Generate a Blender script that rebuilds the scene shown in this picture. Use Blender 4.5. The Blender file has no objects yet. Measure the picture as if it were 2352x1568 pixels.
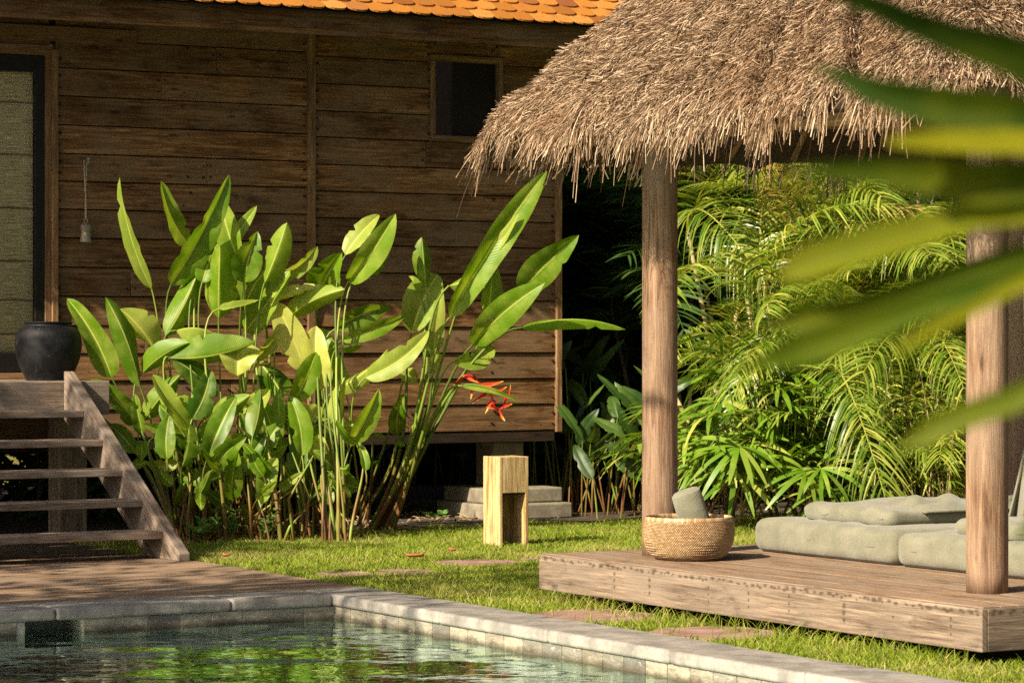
import bpy, math, random
import numpy as np
from mathutils import Vector, Matrix

# ------------------------------------------------------------------ camera, world, sun, exposure
S = bpy.context.scene
COL = S.collection
F = 6860.0            # focal length in units of the 2352 px wide photograph
EYE = 1.68
HORIZ = 765.0
cam_d = bpy.data.cameras.new('camera'); cam = bpy.data.objects.new('camera', cam_d); COL.objects.link(cam)
cam.location = (0, 0, EYE); cam.rotation_euler = (math.radians(90), 0, 0)
cam_d.sensor_width = 36; cam_d.lens = F / 2352 * 36
cam_d.shift_y = -(784 - HORIZ) / 2352
cam_d.clip_start = 0.1; cam_d.clip_end = 500
cam_d.dof.use_dof = True; cam_d.dof.focus_distance = 19.5; cam_d.dof.aperture_fstop = 6.3
S.camera = cam

SUN_EL = 35.0
AZ = math.radians(43.5)                       # light travels to the right of straight-away
ce, se = math.cos(math.radians(SUN_EL)), math.sin(math.radians(SUN_EL))
LDIR = Vector((math.sin(AZ) * ce, math.cos(AZ) * ce, -se))
w = bpy.data.worlds.new('World'); S.world = w; w.use_nodes = True
nt = w.node_tree
bg = nt.nodes['Background']
sky = nt.nodes.new('ShaderNodeTexSky'); sky.sky_type = 'NISHITA'; sky.sun_disc = False
sky.sun_elevation = math.radians(SUN_EL); sky.sun_rotation = math.radians(225)
sky.air_density = 0.6; sky.dust_density = 5.0; sky.ozone_density = 0.3
nt.links.new(sky.outputs[0], bg.inputs[0]); bg.inputs[1].default_value = 0.05
sun_d = bpy.data.lights.new('sun', 'SUN'); sun = bpy.data.objects.new('sun', sun_d); COL.objects.link(sun)
sun_d.energy = 5.0; sun_d.angle = math.radians(0.5); sun_d.color = (1.0, 0.85, 0.65)
sun.rotation_euler = LDIR.to_track_quat('-Z', 'Y').to_euler()
S.view_settings.view_transform = 'Standard'; S.view_settings.look = 'None'
S.view_settings.exposure = 1.08; S.view_settings.gamma = 1.0
S.cycles.use_denoising = False; S.cycles.max_bounces = 8; S.cycles.transparent_max_bounces = 12

# ------------------------------------------------------------------ frames
TH = math.radians(30.4)
U = np.array([math.cos(TH), math.sin(TH), 0.0]); Wv = np.array([-math.sin(TH), math.cos(TH), 0.0])
C0 = np.array([-1.124, 18.9, 0.0])            # inner corner of the pool coping
def site(a, b, z): return C0 + a * U + b * Wv + np.array([0, 0, z])
def sites(A):                                  # (n,3) array of (a,b,z)
    A = np.asarray(A, float)
    return C0 + A[:, :1] * U + A[:, 1:2] * Wv + np.c_[np.zeros((len(A), 2)), A[:, 2]]
def to_site(P): d = np.asarray(P) - C0; return (d @ U, d @ Wv)
def img(x, y, Y): return np.array([(x - 1176) / F * Y, Y, EYE - (y - HORIZ) / F * Y])
def on_z(x, y, z=0.0): return img(x, y, F * (EYE - z) / (y - HORIZ))
def a_at(x, b):                                # site a where the vertical plane b = const meets image column x
    k = (x - 1176) / F
    return (k * (C0[1] + b * Wv[1]) - C0[0] - b * Wv[0]) / (U[0] - k * U[1])
def z_at(x, y, b):
    P = site(a_at(x, b), b, 0); return EYE - (y - HORIZ) / F * P[1]
def screen(P):
    P = np.asarray(P); return 1176 + P[..., 0] / P[..., 1] * F, HORIZ + (EYE - P[..., 2]) / P[..., 1] * F
rs = np.random.RandomState(7)
random.seed(7)

# ------------------------------------------------------------------ mesh helpers
def link(o, parent=None):
    COL.objects.link(o)
    if parent is not None: o.parent = parent
    return o
def tag(o, label=None, cat=None, group=None, kind=None):
    if label: o['label'] = label
    if cat: o['category'] = cat
    if group: o['group'] = group
    if kind: o['kind'] = kind
    return o
def thing(name, label, cat, loc, group=None):
    o = bpy.data.objects.new(name, None); COL.objects.link(o); o.location = Vector(loc)
    o.empty_display_size = 0.1
    return tag(o, label, cat, group)
def mk(name, V, Fs, mat, parent=None, uv=None, rnd=None, smooth=False, local=False):
    V = np.asarray(V, np.float64)
    if parent is not None and not local:
        root = parent
        off = np.zeros(3)
        while root is not None:
            off += np.array(root.location); root = root.parent
        V = V - off
    me = bpy.data.meshes.new(name)
    if isinstance(Fs, np.ndarray):
        nf, k = Fs.shape
        me.vertices.add(len(V)); me.vertices.foreach_set('co', V.astype(np.float32).ravel())
        me.loops.add(nf * k); me.loops.foreach_set('vertex_index', Fs.astype(np.int32).ravel())
        me.polygons.add(nf)
        me.polygons.foreach_set('loop_start', np.arange(0, nf * k, k, dtype=np.int32))
        me.update(calc_edges=True)
    else:
        me.from_pydata([tuple(v) for v in V], [], [tuple(f) for f in Fs])
    li = np.empty(len(me.loops), np.int32); me.loops.foreach_get('vertex_index', li)
    if uv is not None:
        uvl = me.uv_layers.new(name='UVMap')
        uv = np.asarray(uv, np.float32)
        uvl.data.foreach_set('uv', (uv[li] if len(uv) == len(V) else uv).ravel())
    if rnd is not None:
        at = me.attributes.new('rnd', 'FLOAT', 'POINT'); at.data.foreach_set('value', np.asarray(rnd, np.float32))
    if smooth: me.polygons.foreach_set('use_smooth', np.ones(len(me.polygons), bool))
    me.materials.append(mat); me.validate(); me.update()
    return link(bpy.data.objects.new(name, me), parent)
def bevel(o, wd, seg=2):
    m = o.modifiers.new('bevel', 'BEVEL'); m.width = wd; m.segments = seg; m.limit_method = 'ANGLE'
    return o

class MB:
    """collects boxes and tubes into one mesh; every face has its own vertices so that the grain follows the board"""
    def __init__(s): s.V = []; s.F = []; s.UV = []; s.R = []; s.n = 0
    def add(s, V, Fs, UV, r):
        V = np.asarray(V, float)
        s.V.append(V); s.F += [tuple(i + s.n for i in f) for f in Fs]; s.UV.append(np.asarray(UV, float)); s.R.append(np.full(len(V), r) if np.isscalar(r) else np.asarray(r)); s.n += len(V)
    def hexa(s, c, grain=0, r=None):
        """c: 8 world corners ordered (x0y0z0,x1y0z0,x1y1z0,x0y1z0, then z1)"""
        c = np.asarray(c, float); r = rs.rand() if r is None else r
        L = [np.linalg.norm(c[1] - c[0]), np.linalg.norm(c[3] - c[0]), np.linalg.norm(c[4] - c[0])]
        P = np.array([[0,0,0],[1,0,0],[1,1,0],[0,1,0],[0,0,1],[1,0,1],[1,1,1],[0,1,1]]) * L
        o = [k for k in range(3) if k != grain]
        UV = np.c_[P[:, grain], P[:, o[0]] + P[:, o[1]] * 1.0]
        s.add(c, [(0,3,2,1),(4,5,6,7),(0,1,5,4),(1,2,6,5),(2,3,7,6),(3,0,4,7)], UV, r)
    def box(s, a0, a1, b0, b1, z0, z1, grain=0, r=None):
        s.hexa(sites([(a0,b0,z0),(a1,b0,z0),(a1,b1,z0),(a0,b1,z0),(a0,b0,z1),(a1,b0,z1),(a1,b1,z1),(a0,b1,z1)]), grain, r)
    def prism(s, pts, a0, a1, r=None):
        """polygon in (b,z) extruded along a"""
        r = rs.rand() if r is None else r
        n = len(pts); V = sites([(a0, p[0], p[1]) for p in pts] + [(a1, p[0], p[1]) for p in pts])
        d = np.array(pts[2]) - np.array(pts[1]); d = d / np.linalg.norm(d)
        q = np.array(pts) @ d; q2 = np.array(pts) @ np.array([-d[1], d[0]])
        UV = np.r_[np.c_[q, q2], np.c_[q, q2 + .08]]
        s.add(V, [tuple(range(n))[::-1], tuple(range(n, 2*n))] + [(i, (i+1) % n, n + (i+1) % n, n + i) for i in range(n)], UV, r)
    def tube(s, P, R, k=10, r=None, cap=True):
        P = np.asarray(P, float); n = len(P); R = np.full(n, R) if np.isscalar(R) else np.asarray(R)
        r = rs.rand() if r is None else r
        T = np.gradient(P, axis=0); T /= np.linalg.norm(T, axis=1)[:, None] + 1e-9
        ref = np.array([0, 1, 0]) if abs(T[:, 2]).mean() > .7 else np.array([0, 0, 1])
        A = np.cross(T, ref); A /= np.linalg.norm(A, axis=1)[:, None] + 1e-9; B = np.cross(T, A)
        th = np.linspace(0, 2*np.pi, k + 1)
        V = P[:, None] + R[:, None, None] * (np.cos(th)[None, :, None] * A[:, None] + np.sin(th)[None, :, None] * B[:, None])
        L = np.r_[0, np.cumsum(np.linalg.norm(np.diff(P, axis=0), axis=1))]
        UV = np.stack([np.repeat(L[:, None], k + 1, 1), th[None] * R.mean() * np.ones((n, 1))], -1).reshape(-1, 2)
        Fs = [(i*(k+1)+j, i*(k+1)+j+1, (i+1)*(k+1)+j+1, (i+1)*(k+1)+j) for i in range(n-1) for j in range(k)]
        if cap: Fs += [tuple(range(k))[::-1], tuple((n-1)*(k+1)+j for j in range(k))]
        s.add(V.reshape(-1, 3), Fs, UV, r)
    def build(s, name, mat, parent=None, smooth=False, bv=0):
        o = mk(name, np.concatenate(s.V), s.F, mat, parent, np.concatenate(s.UV), np.concatenate(s.R), smooth)
        if bv: bevel(o, bv)
        return o

def ribbons(P, HW, side, rnd, lift=None):
    """n ribbons of k points: P (n,k,3), half widths (n,k), side (n,3) or (n,k,3). returns V,F,UV,R"""
    n, k, _ = P.shape
    if side.ndim == 2: side = side[:, None, :]
    A = P - side * HW[..., None]; B = P + side * HW[..., None]
    V = np.stack([A, B], 2).reshape(-1, 3)
    base = (np.arange(n) * k * 2)[:, None] + (np.arange(k-1) * 2)[None]
    Fq = np.stack([base, base+1, base+3, base+2], -1).reshape(-1, 4)
    v = np.linspace(0, 1, k)
    UV = np.stack([np.stack([np.zeros((n, k)), np.ones((n, k))], 2), np.broadcast_to(v[None, :, None], (n, k, 2))], -1).reshape(-1, 2)
    return V, Fq, UV, np.repeat(rnd, k * 2)
def grid_faces(n, m, wrap=False):
    i, j = np.meshgrid(np.arange(n-1), np.arange(m-1), indexing='ij'); b = i*m + j
    return np.stack([b, b+1, b+m+1, b+m], -1).reshape(-1, 4)
def lathe(prof, center, k=48, bump=None):
    prof = np.asarray(prof, float); th = np.linspace(0, 2*np.pi, k + 1)
    R = prof[:, 0][:, None] * np.ones((1, k+1))
    V = np.stack([R*np.cos(th), R*np.sin(th), prof[:, 1][:, None]*np.ones((1, k+1))], -1) + np.asarray(center)
    L = np.r_[0, np.cumsum(np.linalg.norm(np.diff(prof, axis=0), axis=1))]
    UV = np.stack([np.broadcast_to(th/(2*np.pi), R.shape), np.broadcast_to(L[:, None]/L[-1], R.shape)], -1)
    return V.reshape(-1, 3), grid_faces(len(prof), k+1)[:, ::-1], UV.reshape(-1, 2)
def bez(P, n=14):
    P = [np.asarray(p, float) for p in P]; t = np.linspace(0, 1, n)[:, None]
    while len(P) > 1: P = [p*(1-t) + q*t for p, q in zip(P[:-1], P[1:])]
    return P[0]
def spline(P, n=30):
    P = np.asarray(P, float); t = np.linspace(0, len(P)-1, n); out = []
    for x in t:
        i = min(int(x), len(P)-2); f = x-i
        p0 = P[max(i-1, 0)]; p1 = P[i]; p2 = P[i+1]; p3 = P[min(i+2, len(P)-1)]
        out.append(.5*((2*p1)+(-p0+p2)*f+(2*p0-5*p1+4*p2-p3)*f*f+(-p0+3*p1-3*p2+p3)*f**3))
    return np.array(out)

# ------------------------------------------------------------------ materials
class N:
    def __init__(s, name):
        s.m = bpy.data.materials.new(name); s.m.use_nodes = True; s.t = s.m.node_tree; s.t.nodes.clear()
        s.out = s.t.nodes.new('ShaderNodeOutputMaterial')
    def n(s, typ, ins=None, **kw):
        nd = s.t.nodes.new('ShaderNode' + typ)
        for k, v in kw.items(): setattr(nd, k, v)
        for k, v in (ins or {}).items(): s.set(nd, k, v)
        return nd
    def set(s, nd, k, v):
        sock = nd.inputs[k]
        if isinstance(v, bpy.types.NodeSocket): s.t.links.new(v, sock)
        elif isinstance(v, bpy.types.Node): s.t.links.new(v.outputs[0], sock)
        else: sock.default_value = v if not (isinstance(v, tuple) and len(v) == 3 and sock.type == 'RGBA') else (*v, 1)
    def uv(s): return s.n('UVMap', uv_map='UVMap').outputs[0]
    def attr(s): return s.n('Attribute', attribute_name='rnd').outputs['Fac']
    def obj(s): return s.n('TexCoord').outputs['Object']
    def math(s, op, a, b=0.0, c=None):
        nd = s.n('Math', operation=op); s.set(nd, 0, a); s.set(nd, 1, b)
        if c is not None: s.set(nd, 2, c)
        return nd.outputs[0]
    def vmul(s, v, xyz): return s.n('VectorMath', {0: v, 1: xyz}, operation='MULTIPLY').outputs[0]
    def vadd(s, v, q): return s.n('VectorMath', {0: v, 1: q}, operation='ADD').outputs[0]
    def noise(s, v, sc, det=4, rough=.55, dist=0.0): return s.n('TexNoise', {'Vector': v, 'Scale': sc, 'Detail': det, 'Roughness': rough, 'Distortion': dist}).outputs[0]
    def ramp(s, f, stops):
        nd = s.n('ValToRGB', {0: f}); e = nd.color_ramp.elements
        while len(e) < len(stops): e.new(.5)
        for el, (p, c) in zip(e, stops): el.position = p; el.color = (*c, 1) if len(c) == 3 else c
        return nd.outputs[0]
    def mix(s, f, a, b, mode='MIX'):
        nd = s.n('Mix', data_type='RGBA', blend_type=mode); s.set(nd, 0, f); s.set(nd, 6, a); s.set(nd, 7, b); return nd.outputs[2]
    def remap(s, f, a, b, c, d): return s.n('MapRange', {0: f, 1: a, 2: b, 3: c, 4: d}).outputs[0]
    def bump(s, h, st, dist=.01, normal=None):
        nd = s.n('Bump', {'Height': h, 'Strength': st, 'Distance': dist})
        if normal is not None: s.set(nd, 'Normal', normal)
        return nd.outputs[0]
    def pbr(s, col, rough=.7, normal=None, spec=.3, **kw):
        nd = s.n('BsdfPrincipled', {'Base Color': col, 'Roughness': rough, 'Specular IOR Level': spec})
        if normal is not None: s.set(nd, 'Normal', normal)
        for k, v in kw.items(): s.set(nd, k.replace('_', ' '), v)
        return nd.outputs[0]
    def done(s, sh): s.t.links.new(sh, s.out.inputs['Surface']); return s.m

def wood(name, dark, mid, light, grey=None, scale=1.0, stain=.5, rough=.75, nail=False, bstr=.5, var=.25):
    """weathered timber: grain follows the UV; nail adds soft rust stains along the top edge"""
    g = N(name); uv = g.uv(); r = g.attr()
    off = g.n('CombineXYZ', {0: g.math('MULTIPLY', r, 71.3), 1: g.math('MULTIPLY', r, 37.7), 2: g.math('MULTIPLY', r, 13.1)}).outputs[0]
    p = g.vadd(uv, off)
    big = g.noise(g.vmul(p, (1.2*scale, 7*scale, 1)), 1.0, 5, .6, .6)
    rings = g.noise(g.vmul(p, (2.2*scale, 45*scale, 1)), 1.0, 6, .65, .9)
    fine = g.noise(g.vmul(p, (9*scale, 260*scale, 1)), 1.0, 3, .6)
    f = g.math('ADD', g.math('MULTIPLY', rings, .55), g.math('ADD', g.math('MULTIPLY', fine, .3), g.math('MULTIPLY', big, .25)))
    c = g.ramp(f, [(.43, dark), (.545, mid), (.66, light)])
    tone = g.remap(r, 0, 1, 1-var, 1+var)
    c = g.mix(1.0, c, g.n('CombineColor', {0: tone, 1: tone, 2: tone}).outputs[0], 'MULTIPLY')
    if grey is not None:
        c = g.mix(g.remap(g.noise(p, 1.7, 4), .42, .62, 0, .7), c, grey)
    st = g.remap(g.noise(g.vmul(p, (3, 9, 1)), 1.3, 5, .7), .55, .75, 0, stain)
    c = g.mix(st, c, tuple(x*.35 for x in dark))
    knots = g.n('TexVoronoi', {'Vector': g.vmul(p, (1.3, 5, 1)), 'Scale': 1.0}).outputs['Distance']
    c = g.mix(g.remap(knots, .03, .09, .75, 0), c, tuple(x*.3 for x in dark))
    if nail:
        sp = g.n('SeparateXYZ', {0: uv}); u_, v_ = sp.outputs[0], sp.outputs[1]
        wob = g.math('MULTIPLY', g.math('SUBTRACT', g.noise(g.vmul(uv, (1, 2.2, 1)), 26, 4, .75), .5), 1.6)
        def dots(su, v0, hw, hh, seed, thr=2.0):
            q = g.math('DIVIDE', u_, su); cell = g.math('ADD', g.math('FLOOR', q), seed)
            wn = g.n('TexWhiteNoise', {'W': cell}, noise_dimensions='1D'); sc_ = g.n('SeparateColor', {0: wn.outputs['Color']})
            x = g.math('MULTIPLY', g.math('SUBTRACT', g.math('SUBTRACT', g.math('FRACT', q), .5), g.math('MULTIPLY', g.math('SUBTRACT', sc_.outputs[0], .5), .5)), su)
            size = g.math('ADD', .55, sc_.outputs[1])
            yy = g.math('SUBTRACT', v_, g.math('ADD', v0, g.math('MULTIPLY', g.math('SUBTRACT', sc_.outputs[2], .5), hh*1.6)))
            dx = g.math('DIVIDE', x, g.math('MULTIPLY', size, hw)); dy = g.math('DIVIDE', yy, g.math('MULTIPLY', size, hh))
            d = g.math('ADD', g.math('SQRT', g.math('ADD', g.math('MULTIPLY', dx, dx), g.math('MULTIPLY', dy, dy))), wob)
            return g.math('MULTIPLY', g.remap(d, .35, 1.35, .92, 0), g.math('LESS_THAN', sc_.outputs[2], thr))
        e1 = g.math('MAXIMUM', dots(.066, .199, .020, .009, 3.0), dots(.11, .192, .013, .008, 40.0))
        e2 = g.math('MAXIMUM', dots(.46, .155, .013, .013, 7.0, .8), g.math('MAXIMUM', dots(.46, .115, .012, .011, 7.0, .9), dots(.46, .075, .010, .010, 7.0, .7)))
        c = g.mix(g.math('MULTIPLY', g.math('MAXIMUM', e1, e2), .8), c, (.035,.023,.014))
    b = g.bump(g.math('ADD', fine, g.math('MULTIPLY', rings, .6)), bstr, .006)
    return g.done(g.pbr(c, g.remap(fine, .3, .7, rough-.08, rough+.1), b, .25))

M = {}
M['wall'] = wood('wall_boards', (.030,.012,.0035), (.135,.060,.016), (.29,.17,.08), (.175,.115,.062), stain=.95, var=.40)
M['trim'] = wood('house_trim', (.07,.036,.015), (.16,.090,.040), (.27,.17,.085), stain=.5)
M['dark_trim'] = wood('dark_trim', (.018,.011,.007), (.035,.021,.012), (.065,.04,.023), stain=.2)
M['grey_wood'] = wood('weathered_planks', (.075,.053,.038), (.20,.15,.11), (.36,.285,.215), (.19,.16,.13), stain=.7)
M['deck'] = wood('deck_planks', (.085,.050,.028), (.21,.135,.08), (.34,.24,.155), (.24,.185,.14), stain=.6)
M['fascia'] = wood('fascia_planks', (.060,.040,.026), (.165,.122,.087), (.30,.23,.168), (.20,.16,.122), stain=.75, scale=.6, nail=True)
M['column'] = wood('column_wood', (.075,.038,.020), (.19,.112,.066), (.34,.225,.145), (.23,.16,.11), scale=.7, stain=.5, bstr=.9)
M['lamp_wood'] = wood('lamp_wood', (.20,.115,.035), (.42,.30,.13), (.58,.46,.25), scale=.8, stain=.45)

def simple(name, c1, c2, sc=20, rough=.8, bs=.3, bd=.01, spec=.25, **kw):
    g = N(name); o = g.obj(); f = g.noise(o, sc, 6, .65)
    c = g.mix(g.remap(f, .35, .65, 0, 1), c1, c2)
    return g.done(g.pbr(c, rough, g.bump(g.noise(o, sc*3, 5, .7), bs, bd), spec, **kw))
M['concrete'] = simple('old_concrete', (.16,.14,.10), (.30,.27,.20), 7)
M['stone_step'] = simple('red_flagstone', (.20,.12,.09), (.33,.22,.17), 6)
M['gravel_bed'] = simple('gravel_soil', (.05,.038,.026), (.14,.11,.08), 30, bs=.8, bd=.03)
M['black'] = simple('black_frame', (.006,.006,.006), (.012,.011,.01), 30, .45)
M['metal'] = simple('bell_bronze', (.16,.135,.095), (.42,.37,.28), 60, .45, Metallic=.5)
M['rope'] = simple('rope', (.30,.25,.18), (.50,.44,.34), 200)
M['dark_void'] = simple('painted_dark', (.008,.006,.004), (.014,.010,.007), 3)  # near-black colour standing in for unlit depth

def jar_mat():
    g = N('black_clay'); uv = g.uv(); o = g.obj()
    f = g.noise(o, 9, 6, .7)
    c = g.mix(g.remap(f, .45, .75, 0, 1), (.006,.0065,.008), (.018,.019,.021))
    spk = g.remap(g.noise(o, 90, 2), .70, .74, 0, .7)
    c = g.mix(spk, c, (.2,.19,.17))
    sx = g.n('SeparateXYZ', {0: uv})
    wave = g.math('MULTIPLY', g.math('SINE', g.math('MULTIPLY', sx.outputs[0], 2*math.pi*26)), .012)
    d = g.math('ABSOLUTE', g.math('SUBTRACT', g.math('SUBTRACT', sx.outputs[1], .655), wave))
    zig = g.remap(d, .003, .008, 1, 0)
    l1 = g.remap(g.math('ABSOLUTE', g.math('SUBTRACT', sx.outputs[1], .685)), .003, .006, 1, 0)
    l2 = g.remap(g.math('ABSOLUTE', g.math('SUBTRACT', sx.outputs[1], .622)), .003, .006, 1, 0)
    ln = g.math('MAXIMUM', zig, g.math('MAXIMUM', l1, l2))
    c = g.mix(g.math('MULTIPLY', ln, .7), c, (.085,.072,.055))
    b = g.bump(g.math('ADD', g.math('MULTIPLY', ln, -.4), g.noise(o, 40, 5, .7)), .35, .006)
    return g.done(g.pbr(c, g.remap(f, .3, .7, .38, .6), b, .22))
M['jar'] = jar_mat()

def tile_mat():
    g = N('terracotta_tile'); r = g.attr(); o = g.obj()
    c = g.ramp(r, [(0, (.20,.07,.010)), (.12, (.31,.115,.014)), (.55, (.39,.155,.020)), (.9, (.46,.21,.045)), (1, (.20,.06,.016))])
    c = g.mix(g.remap(g.noise(o, 14, 6, .7), .5, .72, 0, .65), c, (.22,.10,.03))
    c = g.mix(g.remap(g.noise(o, 30, 3), .66, .76, 0, .5), c, (.12,.07,.03))
    return g.done(g.pbr(c, .7, g.bump(g.noise(o, 50, 5, .7), .4, .006), .3))
M['tile'] = tile_mat()

def leaf_mat(name, deep, mid, pale, trans=.4, rough=.42, vein=1.0, spec=.45, vfreq=70.):
    g = N(name); uv = g.uv(); r = g.attr(); sx = g.n('SeparateXYZ', {0: uv}); o = g.obj()
    c = g.ramp(r, [(0, deep), (.5, mid), (1, pale)])
    au = g.math('ABSOLUTE', g.math('SUBTRACT', sx.outputs[0], .5))
    ln = g.math('SINE', g.math('MULTIPLY', g.math('SUBTRACT', sx.outputs[1], g.math('MULTIPLY', au, .22)), 2*math.pi*vfreq/2))
    c = g.mix(g.math('MULTIPLY', g.remap(ln, -1, 1, 0, .22), vein), c, tuple(x*.55 for x in deep))
    c = g.mix(g.remap(g.noise(o, 6, 4), .45, .7, 0, .35), c, pale)
    midrib = g.remap(au, .018, .035, .8 * vein, 0)
    c = g.mix(midrib, c, tuple(min(1, x*1.25 + .03) for x in pale))
    edge = g.math('MULTIPLY', g.remap(g.noise(o, 22, 4), .62, .72, 0, .8), g.remap(au, .38, .5, 0, 1))
    c = g.mix(g.math('MULTIPLY', edge, vein), c, (.30,.22,.08))
    b = g.bump(ln, .10 * vein, .004)
    pr = g.pbr(c, rough, b, spec)
    tr = g.n('BsdfTranslucent', {'Color': g.mix(1.0, c, (1.5, 1.35, .55), 'MULTIPLY'), 'Normal': b}).outputs[0]
    mx = g.n('MixShader', {0: trans, 1: pr, 2: tr}).outputs[0]
    return g.done(mx)
M['heli'] = leaf_mat('heliconia_leaf', (.028,.105,.004), (.17,.32,.010), (.56,.60,.13), .47, .40, .8, .4, 90.)
M['palm'] = leaf_mat('palm_leaflet', (.03,.095,.006), (.16,.26,.018), (.50,.50,.10), .38, .36, .0, .6)
M['fan'] = leaf_mat('fan_leaflet', (.045,.13,.008), (.13,.25,.014), (.42,.44,.09), .28, .33, .0, .6)
M['dark_leaf'] = leaf_mat('shade_leaf', (.018,.05,.008), (.035,.085,.012), (.08,.14,.02), .25, .45, .4)  # darker leaf copy, shade beside the house put into its colour
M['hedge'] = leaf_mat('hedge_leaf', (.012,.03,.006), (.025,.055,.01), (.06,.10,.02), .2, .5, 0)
M['front_leaf'] = leaf_mat('front_palm_leaf', (.008,.030,.001), (.050,.095,.003), (.27,.27,.012), .5, .5, .0, .2)  # shade put into the dark greens, sunlight into the yellow end
M['weed'] = leaf_mat('weed_leaf', (.06,.16,.02), (.10,.23,.03), (.18,.30,.06), .35, .5, .3)

def stem_mat():
    g = N('heliconia_stem'); r = g.attr(); uv = g.uv(); sx = g.n('SeparateXYZ', {0: uv}); o = g.obj()
    c = g.ramp(r, [(0, (.06,.11,.008)), (.5, (.13,.20,.018)), (1, (.26,.33,.055))])
    h = g.n('SeparateXYZ', {0: o}).outputs[2]
    brown = g.math('MULTIPLY', g.remap(g.noise(g.vmul(o, (9, 9, 1.5)), 1.5, 3), .36, .52, 0, 1), g.remap(h, .2, .9, 1, 0))
    c = g.mix(brown, c, (.17,.075,.025))
    return g.done(g.pbr(c, .5, g.bump(g.noise(g.vmul(uv, (2, 300, 1)), 1, 3), .2, .004), .4))
M['stem'] = stem_mat()
M['cane'] = simple('palm_cane', (.20,.15,.07), (.42,.33,.17), 8, .6)
M['petiole'] = simple('frond_rachis', (.22,.24,.05), (.42,.36,.12), 8, .5)

def bract_mat():
    g = N('heliconia_bract'); sx = g.n('SeparateXYZ', {0: g.uv()})
    c = g.ramp(sx.outputs[1], [(0, (.50,.012,.012)), (.45, (.62,.045,.015)), (.75, (.70,.22,.03)), (1, (.62,.50,.10))])
    return g.done(g.pbr(c, .4, None, .4))
M['bract'] = bract_mat()

def thatch_mat():
    g = N('thatch_straw'); r = g.attr(); sx = g.n('SeparateXYZ', {0: g.uv()}); o = g.obj()
    c = g.ramp(r, [(0, (.035,.018,.008)), (.3, (.14,.082,.041)), (.7, (.30,.205,.122)), (1, (.60,.465,.32))])
    c = g.mix(g.remap(g.noise(o, 1.6, 4), .5, .75, 0, .45), c, (.22,.11,.05))
    return g.done(g.pbr(c, .7, None, .25))
M['thatch'] = thatch_mat()
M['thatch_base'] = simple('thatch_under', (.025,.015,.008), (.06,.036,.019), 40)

def grass_mat():
    g = N('grass_blades'); r = g.attr(); sx = g.n('SeparateXYZ', {0: g.uv()}); o = g.obj()
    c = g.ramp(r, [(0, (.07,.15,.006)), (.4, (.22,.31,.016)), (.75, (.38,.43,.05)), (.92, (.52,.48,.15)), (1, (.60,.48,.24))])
    dry = g.remap(g.noise(o, 1.1, 4, .6), .50, .68, 0, .6)
    c = g.mix(dry, c, (.52,.46,.15))
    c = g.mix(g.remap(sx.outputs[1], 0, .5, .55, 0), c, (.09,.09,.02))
    pr = g.pbr(c, .55, None, .3)
    tr = g.n('BsdfTranslucent', {'Color': c}).outputs[0]
    return g.done(g.n('MixShader', {0: 0.42, 1: pr, 2: tr}).outputs[0])
M['grass'] = grass_mat()
def lawn_mat():
    g = N('lawn_soil'); o = g.obj()
    c = g.mix(g.remap(g.noise(o, 3, 6), .35, .65, 0, 1), (.10,.12,.022), (.21,.18,.06))
    return g.done(g.pbr(c, .95, g.bump(g.noise(o, 60, 4), .8, .02), .1))
M['lawn'] = lawn_mat()

def fabric_mat():
    g = N('sage_terry'); o = g.obj()
    f = g.noise(o, 7, 5, .6); fz = g.noise(o, 240, 3, .7)
    c = g.mix(g.remap(f, .35, .65, 0, 1), (.175,.175,.120), (.235,.230,.165))
    c = g.mix(g.remap(fz, .35, .65, .4, 0), c, (.085,.085,.058))
    b = g.bump(g.math('ADD', g.math('MULTIPLY', g.noise(o, 11, 3), .9), g.math('MULTIPLY', fz, .35)), .55, .018)
    return g.done(g.pbr(c, .95, b, .1, Sheen_Weight=.25))
M['fabric'] = fabric_mat()

def weave_mat():
    g = N('woven_rattan'); uv = g.uv(); sx = g.n('SeparateXYZ', {0: uv}); r = g.attr(); o = g.obj()
    c = g.ramp(r, [(0, (.10,.05,.018)), (.5, (.30,.19,.09)), (1, (.58,.43,.25))])
    c = g.mix(g.remap(g.noise(o, 12, 4), .5, .7, 0, .5), c, (.30,.16,.06))
    return g.done(g.pbr(c, .45, None, .45))
M['weave'] = weave_mat()
M['weave_dark'] = simple('basket_inside', (.10,.05,.02), (.20,.11,.05), 30)

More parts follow.
